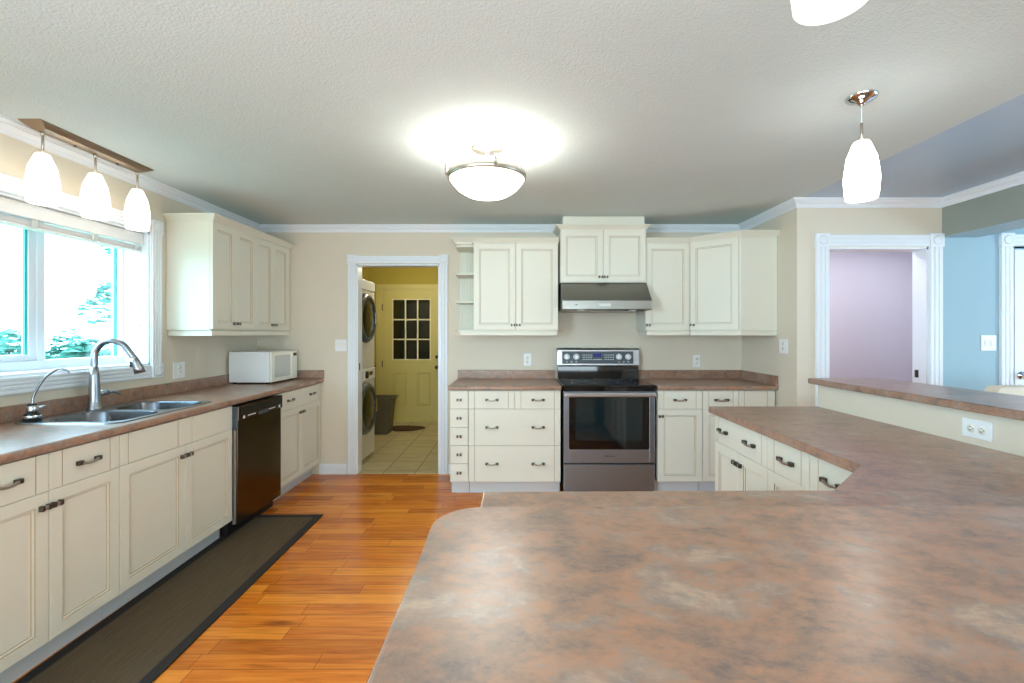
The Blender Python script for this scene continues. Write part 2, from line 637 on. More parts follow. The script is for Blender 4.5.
# floors
struct('floor', MB().box(-2.7, 6.2, YR - .1, YB + .06, -0.06, 0.0), M['floor'], 'orange hardwood plank floor of the kitchen', 'floor')
struct('floor_laundry', MB().box(-2.4, 1.2, YB + .06, 7.1, -0.06, 0.0), M['tile'], 'beige tiled floor seen through the laundry doorway', 'floor')
struct('floor_hall', MB().box(2.0, 6.2, YB + .06, 6.0, -0.06, 0.0), M['floor'], 'hardwood floor of the hall', 'floor')
# ceilings
struct('ceiling', MB().box(-2.7, 2.175, YR - .1, 4.6, ZC, ZC + .06), M['ceiling'], 'white stucco ceiling over the kitchen', 'ceiling')
struct('ceiling_dining', MB().box(2.175, 6.2, YR - .1, 4.6, ZC, ZC + .06), M['ceiling2'], 'smooth grey ceiling strip beyond the stucco', 'ceiling')
struct('ceiling_laundry', MB().box(-2.4, 1.2, 4.6, 7.1, ZC + .03, ZC + .09), M['ceiling'])
struct('ceiling_hall', MB().box(2.0, 6.2, 4.6, 6.0, ZC, ZC + .06), M['ceiling'])

# left wall with the window opening
WY0, WY1, WZ0, WZ1 = 1.97, 3.08, 1.135, 2.03
w = MB()
for a in ((YR, WY0, 0, ZC), (WY1, YB + .12, 0, ZC), (WY0, WY1, 0, WZ0), (WY0, WY1, WZ1, ZC)):
    w.box(XL - .24, XL, a[0], a[1], a[2], a[3])
struct('wall_left', w, M['wall'], 'beige left wall around the kitchen window', 'wall')
# back wall with the laundry doorway
DX0, DX1, DZ1 = -1.530, -0.730, 2.012
w = MB()
for a in ((XL, DX0, 0, ZC), (DX1, XR + .12, 0, ZC), (DX0, DX1, DZ1, ZC)):
    w.box(a[0], a[1], YB, YB + .12, a[2], a[3])
struct('wall_back', w, M['wall'], 'beige back wall behind the range', 'wall')
# short right wall, and the wall with the hall doorway facing the camera
HX0, HX1, HZ1 = 2.398, 3.172, 2.010
struct('wall_right', MB().box(XR, XR + .12, YF, YB, 0, ZC), M['wall'], 'short beige wall beside the corner cabinet', 'wall')
w = MB()
for a in ((XR + .12, HX0, 0, ZC), (HX1, XB, 0, ZC), (HX0, HX1, HZ1, ZC)):
    w.box(a[0], a[1], YF, YF + .12, a[2], a[3])
struct('wall_hall_side', w, M['wall'], 'beige wall around the hall doorway', 'wall')
struct('wall_dining_back', MB().box(XB, 6.1, YF, YF + .12, 0, ZC), M['wall_blue'], 'wall beyond the beam coloured pale blue for the daylight', 'wall')
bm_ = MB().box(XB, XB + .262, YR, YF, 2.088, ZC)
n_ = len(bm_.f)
bm_.box(XB + .001, XB + .267, YR, YF, 2.085, 2.089, mi=1).box(XB + .262, XB + .267, YR, YF, 2.089, ZC, mi=1)  # underside and dining side coloured blue to stand for daylight
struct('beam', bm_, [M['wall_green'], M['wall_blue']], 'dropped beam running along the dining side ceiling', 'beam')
struct('wall_dining_right', MB().box(6.1, 6.2, YR, YF + .12, 0, ZC), M['wall_blue'])
struct('wall_rear', MB().box(-2.7, 6.2, YR - .12, YR, 0, ZC), M['wall'])
struct('wall_hall_back', MB().box(2.0, 6.2, 4.75, 4.85, 0, ZC), M['wall_lilac'], 'lilac hall wall seen through the doorway', 'wall')
struct('wall_hall_left', MB().box(XR + .125, XR + .2, YF + .12, 4.75, 0, ZC), M['wall_lilac'])
struct('wall_hall_right', MB().box(4.4, 4.5, YF + .12, 4.75, 0, ZC), M['wall_lilac'])
# laundry room
struct('wall_laundry_left', MB().box(-2.32, -2.227, YB + .12, 7.06, 0, ZC + .03), M['wall_olive'], 'olive left wall of the laundry', 'wall')
LDX0, LDX1, LDZ = -2.044, -1.137, 2.02
w = MB()
for a in ((-2.227, LDX0, 0, ZC + .03), (LDX1, 1.0, 0, ZC + .03), (LDX0, LDX1, LDZ, ZC + .03)):
    w.box(a[0], a[1], 6.94, 7.06, a[2], a[3])
struct('wall_laundry_back', w, M['wall_olive'], 'olive wall around the outer laundry door', 'wall')
struct('wall_laundry_right', MB().box(0.9, 1.0, YB + .12, 6.94, 0, ZC + .03), M['wall_olive'])

# crown mouldings
crown = [(0, 2.312), (.010, 2.312), (.010, 2.321), (.016, 2.321), (.020, 2.334), (.038, 2.350), (.038, 2.357), (.048, 2.357), (.052, 2.364), (.062, 2.364), (.062, ZC), (0, ZC)]
struct('trim_1', MB().sweep([(XL, YR), (XL, YB), (.375, YB)], crown), M['trim'], 'white crown moulding along the left and back walls', 'trim')
struct('trim_2', MB().sweep([(1.15, YB), (XR, YB), (XR, YF), (XB, YF), (XB, YR)], crown), M['trim'], 'white crown moulding from the hood to the beam', 'trim')
# baseboards
bb = [(0, 0), (.014, 0), (.014, .075), (.009, .088), (.009, .094), (0, .098)]
struct('baseboard_back', MB().sweep([(-1.88, YB), (DX0 - .086, YB)], bb), M['trim'], 'white baseboard left of the laundry doorway', 'baseboard')
struct('baseboard_back_right', MB().sweep([(DX1 + .085, YB), (-.56, YB)], bb), M['trim'])


def casing(name, x0, x1, z1, yface, w_=.085, t=.02, z0=0.0, label=None, jamb=.12, step=True):
    """door casing with corner blocks facing -Y on the wall plane yface, with the jamb lining"""
    m = MB()
    def leg(a, b, c, d, vert):
        m.box(a, b, yface - t * .6, yface, c, d)
        k = 3
        for i in range(k):
            if vert:
                s = (b - a) / k
                m.box(a + i * s + .002, a + (i + 1) * s - .002, yface - t, yface - t * .6, c, d, c=.003)
            else:
                s = (d - c) / k
                m.box(a, b, yface - t, yface - t * .6, c + i * s + .002, c + (i + 1) * s - .002, c=.003)
    leg(x0 - w_, x0, z0, z1, True)
    leg(x1, x1 + w_, z0, z1, True)
    leg(x0 - .002, x1 + .002, z1 + .004, z1 + w_ - .004, False)
    for a in (x0 - w_ - .006, x1 - .004):
        m.box(a, a + w_ + .010, yface - t - .006, yface, z1 - .002, z1 + w_ + .006, c=.003)
        m.lathe([(0.030, 0), (.034, -.003), (.026, -.005), (.020, -.002), (.010, -.005), (0, -.006)], a + w_ / 2 + .005, yface - t - .006, z1 + w_ / 2, axis='y', seg=20, cap=False)
    j = .014
    m.box(x0, x0 + j, yface, yface + jamb, z0, z1)
    m.box(x1 - j, x1, yface, yface + jamb, z0, z1)
    m.box(x0, x1, yface, yface + jamb, z1 - j, z1)
    if step:
        m.box(x0 + j, x0 + j + .012, yface + .045, yface + jamb, z0, z1 - j)
        m.box(x1 - j - .012, x1 - j, yface + .045, yface + jamb, z0, z1 - j)
        m.box(x0 + j, x1 - j, yface + .045, yface + jamb, z1 - j - .012, z1 - j)
    return struct(name, m, M['trim'], label, 'trim' if label else None)


t3 = casing('trim_3', DX0 + .002, DX1 - .002, DZ1 - .002, YB, .080, label='white casing with corner blocks around the laundry doorway', step=False)
obj('strike_plate', MB().box(DX0 + .016, DX0 + .019, YB + .03, YB + .055, .99, 1.06), M['pewter'], t3)
t4 = casing('trim_4', HX0, HX1, HZ1, YF, .098, label='white casing with corner blocks around the hall doorway', jamb=.125, step=False)
obj('strike_plate', MB().box(HX1 - .018, HX1 - .014, YF + .07, YF + .10, 1.00, 1.06), M['pewter'], t4)
PDX0, PDX1 = 3.81, 4.62
casing('trim_5', PDX0, PDX1, HZ1 + .005, YF, .095, label='white casing around the door beyond the beam', jamb=.01, step=False)

# white door beyond the beam
d = struct('door_2', MB().box(PDX0 + .016, PDX1 - .016, YF - .012, YF - .001, 0.01, HZ1 - .02, c=.002), M['trim'], 'white door beyond the beam on the pale blue wall', 'door')
kb = MB().lathe([(.030, 0), (.030, -.006), (.012, -.010), (.011, -.035), (.024, -.045), (.029, -.058), (.022, -.070), (0, -.073)], 3.872, YF - .012, 1.025, axis='y', seg=24)
obj('door_knob', kb, M['chrome'], d)
pn = MB()
for (za, zb) in ((.25, .85), (1.05, 1.85)):
    for (xa, xb) in ((3.93, 4.18), (4.28, 4.53)):
        pn.box(xa, xb, YF - .018, YF - .012, za, zb, c=.004)
obj('door_panel', pn, M['trim'], d)

# outer door of the laundry
yd = 6.93
d = struct('door_1', MB().box(LDX0 + .012, -1.869, yd, yd + .045, .012, LDZ - .012).box(-1.312, LDX1 - .012, yd, yd + .045, .012, LDZ - .012)
           .box(-1.869, -1.312, yd, yd + .045, .012, .953).box(-1.869, -1.312, yd, yd + .045, 1.853, LDZ - .012),
           M['olivedoor'], 'pale yellow laundry door with nine dark window panes', 'door')
g = MB()
g.box(-1.885, -1.869, yd - .012, yd + .01, .937, 1.869).box(-1.312, -1.296, yd - .012, yd + .01, .937, 1.869)
g.box(-1.869, -1.312, yd - .012, yd + .01, .937, .953).box(-1.869, -1.312, yd - .012, yd + .01, 1.853, 1.869)
for k in (1, 2):
    xx = -1.869 + .557 * k / 3
    g.box(xx - .010, xx + .010, yd - .006, yd + .012, .953, 1.853)
    zz = .953 + .9 * k / 3
    g.box(-1.869, -1.312, yd - .006, yd + .012, zz - .010, zz + .010)
obj('window_grille', g, M['grille'], d)
obj('window_pane', MB().box(-1.869, -1.312, yd + .014, yd + .03, .953, 1.853), M['darkpane'], d)
for xa, xb in ((-1.869, -1.665), (-1.51, -1.30)):
    q = MB()
    q.loft([[(xa, yd - .001, .236), (xb, yd - .001, .236), (xb, yd - .001, .755), (xa, yd - .001, .755)],
            [(xa + .012, yd - .012, .248), (xb - .012, yd - .012, .248), (xb - .012, yd - .012, .743), (xa + .012, yd - .012, .743)],
            [(xa + .03, yd - .003, .266), (xb - .03, yd - .003, .266), (xb - .03, yd - .003, .725), (xa + .03, yd - .003, .725)],
            [(xa + .045, yd - .010, .281), (xb - .045, yd - .010, .281), (xb - .045, yd - .010, .71), (xa + .045, yd - .010, .71)]], cap0=False)
    obj('door_panel', q, M['olivedoor'], d)
for zz in (1.69, .83):
    obj('door_hinge', MB().box(LDX0 + .004, LDX0 + .016, yd - .014, yd, zz, zz + .1), M['pewter'], d)
obj('door_knob', MB().lathe([(.028, 0), (.028, -.006), (.011, -.010), (.011, -.03), (.026, -.045), (.024, -.06), (0, -.064)], -1.205, yd, .72 + .11, axis='y', seg=20), M['pewter'], d)
obj('deadbolt', MB().lathe([(.026, 0), (.026, -.010), (.016, -.018), (0, -.018)], -1.205, yd, .985, axis='y', seg=20), M['pewter'], d)
m = MB()
m.box(LDX0 - .085, LDX0, yd - .01, 6.94, 0, LDZ + .07).box(LDX1, LDX1 + .085, yd - .01, 6.94, 0, LDZ + .07).box(LDX0, LDX1, yd - .01, 6.94, LDZ, LDZ + .07)
m.box(LDX0, LDX0 + .01, yd, 7.0, 0, LDZ).box(LDX1 - .01, LDX1, yd, 7.0, 0, LDZ).box(LDX0, LDX1, yd, 7.0, LDZ - .01, LDZ)
struct('trim_6', m, M['olivedoor'], 'pale yellow casing around the laundry outer door', 'trim')
struct('trim_9', MB().box(LDX0, LDX1, 6.90, 7.06, 0, .014, c=.002), M['olivedoor'], 'sill under the laundry outer door', 'trim')
struct('trim_7', MB().box(DX0 + .02, DX1 - .02, YB - .0, YB + .075, 0.0, .008, c=.003), M['tile'], 'threshold strip in the laundry doorway', 'trim')

# kitchen window: casing, frame, panes
m = MB()
def wleg(y0, y1, z0, z1, vert):
    m.box(XL, XL + .012, y0, y1, z0, z1)
    n = 4
    for i in range(n):
        if vert:
            s = (y1 - y0) / n; m.box(XL + .012, XL + .02, y0 + i * s + .003, y0 + (i + 1) * s - .003, z0, z1, c=.003)
        else:
            s = (z1 - z0) / n; m.box(XL + .012, XL + .02, y0, y1, z0 + i * s + .003, z0 + (i + 1) * s - .003, c=.003)
cw = .087
wleg(WY1, WY1 + cw, WZ0, WZ1, True); wleg(WY0 - cw, WY0, WZ0, WZ1, True)
wleg(WY0, WY1, WZ0 - cw, WZ0, False); wleg(WY0, WY1, WZ1, WZ1 + cw, False)
for yy in (WY0 - cw - .003, WY1 - .003):
    for zz in (WZ0 - cw - .003, WZ1 - .003):
        m.box(XL, XL + .027, yy, yy + cw + .006, zz, zz + cw + .006, c=.003)
        m.lathe([(.032, 0), (.036, .003), (.026, .005), (.020, .002), (.010, .005), (0, .006)], XL + .027, yy + cw / 2 + .003, zz + cw / 2 + .003, axis='x', seg=20, cap=False)
j = .012
m.box(-2.65, XL, WY0, WY0 + j, WZ0, WZ1).box(-2.65, XL, WY1 - j, WY1, WZ0, WZ1).box(-2.65, XL, WY0, WY1, WZ0, WZ0 + j).box(-2.65, XL, WY0, WY1, WZ1 - j, WZ1)
struct('trim_8', m, M['trim'], 'white fluted casing around the kitchen window', 'trim')
m = MB()
fx0, fx1 = -2.72, -2.645
m.box(fx0, fx1, WY1 - .024, WY1 - .010, WZ0 + .012, WZ1 - .012).box(fx0, fx1, WY0 + .012, WY0 + .066, WZ0 + .012, WZ1 - .012)
m.box(fx0, fx1, WY0 + .066, WY1 - .024, WZ0 + .012, WZ0 + .062).box(fx0, fx1, WY0 + .066, WY1 - .024, WZ1 - .06, WZ1 - .012)
m.box(fx0, -2.66, 2.528, 2.572, WZ0 + .06, WZ1 - .06, c=.003)
win = struct('window_1', m, M['screen'], 'white sliding kitchen window over the sink', 'window')
s = MB()
s.box(-2.705, -2.665, 2.488, 2.528, WZ0 + .062, WZ1 - .06, c=.003).box(-2.705, -2.665, 2.036, 2.07, WZ0 + .062, WZ1 - .06, c=.003)
s.box(-2.705, -2.665, 2.07, 2.488, WZ0 + .062, WZ0 + .098, c=.003).box(-2.705, -2.665, 2.07, 2.488, WZ1 - .095, WZ1 - .06, c=.003)
sash = obj('window_sash', s, M['screen'], win)
obj('glass_edge', MB().box(-2.684, -2.672, 2.474, 2.488, WZ0 + .098, WZ1 - .095), M['gasket'], sash)
obj('glass_edge', MB().box(-2.694, -2.682, 3.044, 3.056, WZ0 + .062, WZ1 - .06), M['gasket'], win)
obj('pane', MB().box(-2.690, -2.686, 2.572, 3.044, WZ0 + .062, WZ1 - .06), M['pane'], win)
obj('pane', MB().box(-2.690, -2.686, 2.07, 2.474, WZ0 + .098, WZ1 - .095), M['pane'], win)

# outside: lawn and trees
struct('ground', MB().box(-40, -2.75, -12, 40, -0.75, -0.6), M['grass'], 'lawn outside the kitchen window', 'lawn')


def tree(name, label, x, y, z0, h, r, n, seed, trunk=True, cone=False):
    rnd = random.Random(seed)
    t = thing(name, label, 'tree' if trunk else 'shrub', (x, y, z0))
    m = MB()
    blobs = []
    for k in range(14):
        a = rnd.uniform(0, 2 * PI); u = rnd.random()
        zz = h * (.25 + .72 * u) if trunk else h * (.2 + .65 * u)
        rr = (r * (1.05 - u) if cone else r * math.sqrt(max(.1, 1 - (2 * u - 1) ** 2))) * rnd.uniform(.3, .8)
        blobs.append((rr * math.cos(a), rr * math.sin(a), zz, r * rnd.uniform(.28, .5)))
    for k in range(n):
        bx, by, bz, br = rnd.choice(blobs)
        d = Vector((rnd.gauss(0, 1), rnd.gauss(0, 1), rnd.gauss(0, 1))).normalized() * br * rnd.uniform(.6, 1)
        p = Vector((bx, by, bz)) + d
        s = rnd.uniform(.05, .11) * (1 + r * .25)
        q = Matrix.Rotation(rnd.uniform(0, 6.28), 3, 'Z') @ Matrix.Rotation(rnd.uniform(-.9, .9), 3, 'X')
        n0 = m.add([p + q @ Vector(v) for v in ((-s, 0, 0), (0, -s * .45, 0.02), (s, 0, 0), (0, s * .45, .02))])
        m.face((n0, n0 + 1, n0 + 2, n0 + 3))
    obj('foliage', m, M['leaf'], t)
    if trunk:
        obj('trunk', MB().tube([(0, 0, 0), (.05, .02, h * .4), (0, .05, h * .8)], [r * .09, r * .07, r * .03], 8), M['bark'], t)
    else:
        obj('stem', MB().tube([(0, 0, 0), (.03, .02, h * .3), (0, .03, h * .6)], [.04, .03, .015], 6), M['bark'], t)
    return t


tree('tree', 'tall leafy tree outside by the right edge of the window', -7.0, 8.0, -.6, 4.4, .7, 1300, 3)
tree('shrub', 'low green shrub outside below the right window pane', -5.6, 5.9, -.6, 2.05, .45, 900, 5, trunk=False)
tree('shrub', 'round green shrub outside behind the window mullion', -9.3, 9.4, -.6, 2.15, .6, 1000, 8, trunk=False)
tree('shrub', 'leafy shrub outside the left window pane', -8.0, 7.2, -.6, 2.1, .6, 900, 11, trunk=False)

# ================================================================== CABINETS
CT = .915                       # worktop height
ZB, ZT = .118, .872             # fronts: bottom and top
UNIT = (ZT - ZB) / 5


def door_mb(x0, x1, z0, z1, g=.0015):
    """framed door with a recessed panel and an antique line in its groove; front at y=-.02"""
    x0 += g; x1 -= g; z0 += g; z1 -= g
    prof = [(0, 0), (0, -.018), (.002, -.02), (.050, -.02), (.0525, -.0155), (.060, -.0145), (.0625, -.0105), (.066, -.010)]
    mis = [0, 0, 0, 1, 0, 1, 0]
    loops = [[(x0 + i, y, z0 + i), (x1 - i, y, z0 + i), (x1 - i, y, z1 - i), (x0 + i, y, z1 - i)] for i, y in prof]
    return MB().loft(loops, mis=mis)


def drawer_mb(x0, x1, z0, z1, s0=.05, s1=.05, g=.0015):
    """slab drawer front with an upright grooved line near each end"""
    x0 += g; x1 -= g; z0 += g; z1 -= g
    pts = [(x0, 0), (x0, -.018), (x0 + .002, -.02)]
    gl = []
    for s in ([x0 + s0] if s0 else []) + ([x1 - s1] if s1 else []):
        gl += [len(pts), len(pts) + 1]
        pts += [(s - .0016, -.02), (s, -.0165), (s + .0016, -.02)]
    pts += [(x1 - .002, -.02), (x1, -.018), (x1, 0)]
    m = MB()
    k = len(pts)
    n = m.add([(a, b, z0) for a, b in pts] + [(a, b, z1) for a, b in pts])
    for i in range(k):
        j = (i + 1) % k
        m.face((n + i, n + j, n + k + j, n + k + i), 1 if i in gl else 0)
    m.face([n + i for i in range(k)][::-1]); m.face([n + k + i for i in range(k)])
    return m


def pull_mb(cx, cz, w=.084):
    """bow handle: dark square mounts, lighter sagging bar"""
    m = MB()
    for s in (-1, 1):
        m.box(cx + s * w / 2 - .012, cx + s * w / 2 + .012, -.038, -.0195, cz - .0095, cz + .0095, c=.003)
    pts = []
    for k in range(11):
        u = -1 + 2 * k / 10
        pts.append((cx + u * (w / 2 - .006), -.034 - .005 * (1 - u * u), cz - .008 * (1 - u * u)))
    m.tube(pts, [.0046 + .0022 * abs(-1 + 2 * k / 10) for k in range(11)], 8, mi=1)
    return m


def knob_mb(cx, cz):
    """small square knob with a lighter bar between dark ends"""
    m = MB()
    for s in (-1, 1):
        m.box(cx + s * .0135 - .0065, cx + s * .0135 + .0065, -.038, -.0195, cz - .011, cz + .011, c=.003)
    m.box(cx - .009, cx + .009, -.035, -.022, cz - .008, cz + .008, mi=1, c=.003)
    return m


HM = [M['pewter'], M['handlebar']]
CM = [M['cab'], M['glaze']]


def add_door(t, x0, x1, z0, z1, kx=None, kz=None):
    d = obj('door', door_mb(x0, x1, z0, z1), CM, t)
    if kx is not None: obj('knob', knob_mb(kx, kz), HM, d)
    return d


def add_drawer(t, x0, x1, z0, z1, pulls=(), knob=False, s0=.05, s1=.05, name='drawer'):
    d = obj(name, drawer_mb(x0, x1, z0, z1, s0, s1), CM, t)
    for p in pulls: obj('handle', pull_mb(p, (z0 + z1) / 2), HM, d)
    if knob: obj('knob', knob_mb((x0 + x1) / 2, (z0 + z1) / 2), HM, d)
    return d


def base(label, loc, rz, w_, depth, top=.877, group=None, toe=True, x0=0.0, toe_in=.065):
    t = thing('base_cabinet', label, 'cabinet', loc, rz, group)
    obj('body', MB().box(x0, w_, 0.001, depth, .115, top, 0), [M['cab']], t)
    if toe: obj('toe_kick', MB().box(x0 + .001, w_ - .001, toe_in, depth - .01, 0.0, .115), M['toe'], t)
    return t


def rot_left(y):   # carcass front of the left run; local x runs along +Y
    return (-1.882, y, 0), PI / 2


GL, GB, GP = 'base cabinets under the window counter', 'base cabinets along the back wall', 'base cabinets of the peninsula'
zd = ZT - UNIT                  # split between drawers and doors
# --- left run (four units)
loc, rz = rot_left(1.493)
t = base('cream base cabinet at the near end of the sink run, drawer pulls over paired doors', loc, rz, .646, .594, group=GL)
add_drawer(t, 0, .323, zd, ZT, [.161]); add_drawer(t, .323, .646, zd, ZT, [.4845])
add_door(t, 0, .323, ZB, zd, .300, zd - .06); add_door(t, .323, .646, ZB, zd, .346, zd - .06)
loc, rz = rot_left(2.139)
t = base('cream sink base cabinet with plain false fronts over two doors', loc, rz, .849, .594, top=.70, group=GL)
add_drawer(t, 0, .480, zd, ZT, s0=.045, s1=.11, name='false_front'); add_drawer(t, .480, .849, zd, ZT, s0=0, s1=0, name='false_front')
add_door(t, 0, .426, ZB, zd, .403, zd - .06); add_door(t, .426, .849, ZB, zd, .449, zd - .06)
loc, rz = rot_left(3.562)
t = base('cream base cabinet under the microwave, right of the dishwasher', loc, rz, .786, .594, group=GL)
add_drawer(t, 0, .78, zd, ZT, [.19, .59]); add_door(t, 0, .39, ZB, zd, .367, zd - .055); add_door(t, .39, .78, ZB, zd, .413, zd - .055)
loc, rz = rot_left(.88)
t = base('cream base cabinet beyond the sink run', loc, rz, .612, .594, group=GL)
add_drawer(t, 0, .612, zd, ZT, [.306]); add_door(t, 0, .306, ZB, zd, .28, zd - .06); add_door(t, .306, .612, ZB, zd, .33, zd - .06)

# --- back run
YFC = 3.785
t = base('narrow cream cabinet with a column of five small knob drawers', (-.545, YFC, 0), 0, .149, .57, group=GB)
for k in range(5):
    add_drawer(t, 0, .149, ZB + k * UNIT, ZB + (k + 1) * UNIT, knob=True, s0=0, s1=0)
t = base('wide cream drawer cabinet left of the range, two small drawers over two deep ones', (-.394, YFC, 0), 0, .764, .57, group=GB)
add_drawer(t, 0, .383, zd, ZT, [.195]); add_drawer(t, .383, .764, zd, ZT, [.577])
for k in (0, 1):
    add_drawer(t, 0, .764, ZB + 2 * k * UNIT, ZB + 2 * (k + 1) * UNIT, [.195, .577])
t = base('cream base cabinet right of the range, one drawer over one door', (1.172, YFC, 0), 0, .370, .57, group=GB)
add_drawer(t, 0, .370, zd, ZT, [.185]); add_door(t, 0, .370, ZB, zd, .027, zd - .06)
t = base('cream corner base cabinet with two drawers, half hidden behind the peninsula', (1.544, YFC, 0), 0, .612, .57, group=GB)
add_drawer(t, 0, .30, zd, ZT, [.16], s0=.05, s1=.045); add_drawer(t, .30, .60, zd, ZT, [.15], s0=.045, s1=.06)
add_door(t, 0, .30, ZB, zd); add_door(t, .30, .60, ZB, zd)

# --- peninsula, right leg: fronts look towards -X; local x runs along -Y
XP = 1.187
def rot_pen(y): return (XP, y, 0), -PI / 2
loc, rz = rot_pen(2.672)
t = base('white peninsula cabinet at the far end, a wide two pull drawer over paired doors', loc, rz, .560, .595, group=GP)
add_drawer(t, 0, .560, zd, ZT, [.115, .405]); add_door(t, 0, .28, ZB, zd, .255, zd - .06); add_door(t, .28, .56, ZB, zd, .305, zd - .06)
loc, rz = rot_pen(2.110)
t = base('white peninsula cabinet in the middle, one drawer over one door', loc, rz, .299, .595, group=GP)
add_drawer(t, 0, .299, zd, ZT, [.15]); add_door(t, 0, .299, ZB, zd, .27, zd - .06)
loc, rz = rot_pen(1.809)
t = base('white peninsula cabinet by the inner corner of the brown counter', loc, rz, .32, .595, group=GP)
add_drawer(t, 0, .32, zd, ZT, [.135]); add_door(t, 0, .32, ZB, zd)
# --- peninsula, front leg (looks to the range)
t = base('peninsula cabinet under the front bar', (1.10, 1.235 - .02, 0), PI, 1.165, .47, group=GP)
for k in range(3):
    add_door(t, .39 * k, min(.39 * (k + 1), 1.165), ZB, ZT)

# ------------------------------------------------------------------ worktops
def nose(p0, p1, n=5):
    return [(p0, CT - .036), (p1 - .010, CT - .036), (p1 - .002, CT - .032), (p1, CT - .024), (p1, CT - .012), (p1 - .003, CT - .004), (p1 - .010, CT), (p0, CT)]

# left counter with a cut-out for the sink
SX0, SX1, SY0, SY1 = -2.425, -1.895, 2.163, 2.885
m = MB()
m.prism(nose(-1.92, -1.84), .88, YB - .002, axis='y')
m.box(XL + .002, -2.40, .88, YB - .002, CT - .036, CT)
m.box(-2.40, -1.92, .88, SY0 + .03, CT - .036, CT)
m.box(-2.40, -1.92, SY1 - .03, YB - .002, CT - .036, CT)
ct = tag(obj('countertop', m, M['lam']), 'brown mottled laminate counter under the window holding the sink', 'countertop')
obj('backsplash', MB().box(XL + .002, XL + .022, .88, YB - .002, CT, .995, c=.003).box(XL + .022, -1.835, YB - .022, YB - .002, CT, .995, c=.003), M['lam'], ct)
# back counters
def xnose(y0, y1):       # front towards -Y
    return [(y1, CT - .036), (y1, CT), (y0 + .010, CT), (y0 + .003, CT - .004), (y0, CT - .012), (y0, CT - .024), (y0 + .002, CT - .032), (y0 + .010, CT - .036)]
m = MB().prism(xnose(3.742, YB - .002), -.556, .372, axis='x')
ct = tag(obj('countertop', m, M['lam']), 'short brown laminate counter left of the range', 'countertop')
obj('backsplash', MB().box(-.556, .372, YB - .022, YB - .002, CT, .997, c=.003), M['lam'], ct)
m = MB().prism(xnose(3.742, YB - .002), 1.168, XR - .002, axis='x')
ct = tag(obj('countertop', m, M['lam']), 'brown laminate counter right of the range in the back corner', 'countertop')
obj('backsplash', MB().box(1.168, XR - .022, YB - .022, YB - .002, CT, .997, c=.003).box(XR - .022, XR - .002, 3.745, YB - .002, CT, .997, c=.003), M['lam'], ct)

# raised bar: half wall, lower counter, bar top
BZ = 1.08
PW = [(1.79, .74), (1.79, 2.70), (1.915, 2.70), (1.915, .615), (-.085, .615), (-.085, .74)]
struct('wall_bar', MB().prism(PW, 0, BZ - .0345), M['wall'], 'cream half wall under the raised bar', 'wall')
low = [(1.788, .742), (1.788, 2.70), (1.145, 2.70)] + [(1.14, 2.695)] + [(1.14, 1.495), (.880, 1.252), (-.09, 1.252), (-.09, .742)]
tag(obj('countertop', MB().prism(low[::-1], CT - .036, CT, c=.005), M['lam']), 'lower brown laminate peninsula counter with an angled inner corner', 'countertop')
bar = [(1.755, .706), (1.755, 2.735), (1.765, 2.745)]
bar += [(2.12 + .06 * math.sin(a), 2.685 + .06 * math.cos(a)) for a in [PI / 2 * k / 6 for k in range(7)]]
bar += [(2.18, .27), (-.118, .27)]
bar += [(-.118 + .07 - .07 * math.cos(a), .636 + .07 * math.sin(a)) for a in [PI / 2 * k / 10 for k in range(11)]]
tag(obj('bar_top', MB().prism(bar[::-1], BZ - .034, BZ, c=.009), M['lam']), 'raised brown laminate breakfast bar top across the foreground', 'countertop')

# ------------------------------------------------------------------ upper cabinets
UB, UT = 1.376, 2.146           # doors: bottom and top
cc = [(0, 0), (.004, 0), (.006, .008), (.030, .030), (.034, .034), (.040, .036), (.040, .044), (0, .044)]
ucrown = lambda z: [(d, z + h) for d, h in cc]
rail = [(-.024, UB - .046), (-.004, UB - .046), (-.004, UB - .012), (-.012, UB - .009), (-.012, UB - .001), (-.024, UB - .001)]


def upper(label, loc, rz, w_, depth, z0=UB, z1=UT, group=None, name='wall_cabinet'):
    t = thing(name, label, 'cabinet', loc, rz, group)
    obj('body', MB().box(0, w_, .001, depth, z0 - .004, z1 + .004), M['cab'], t)
    return t


GU, GU2 = 'wall cabinets beside the window', 'wall cabinets on the back wall'
# left wall, local x along +Y, carcass front at X=-2.165
for i, (y0, lab) in enumerate(((3.222, 'cream two door wall cabinet next to the window, its side panel in the light'), (3.762, 'cream two door wall cabinet in the back left corner above the microwave'))):
    t = upper(lab, (-2.168, y0, 0), PI / 2, .538, .308, group=GU)
    add_door(t, 0, .269, UB, UT, .247, UB + .045); add_door(t, .269, .538, UB, UT, .291, UB + .045)
    if i == 0:
        pth = [(0, .308), (0, -.02), (.539, -.02)]
    else:
        pth = [(0, -.02), (.538, -.02)]
        obj('filler_strip', MB().box(.538, .592, -.004, .02, UB - .004, UT + .004), M['cab'], t)
        pth[1] = (.590, -.02)
    obj('crown', MB().sweep(pth, ucrown(UT)), M['cab'], t)
    obj('light_rail', MB().sweep([(p[0] + (.012 if i == 0 and p[0] == 0 else 0), p[1] + .012 * (p[1] < 0)) for p in pth], rail), M['cab'], t)
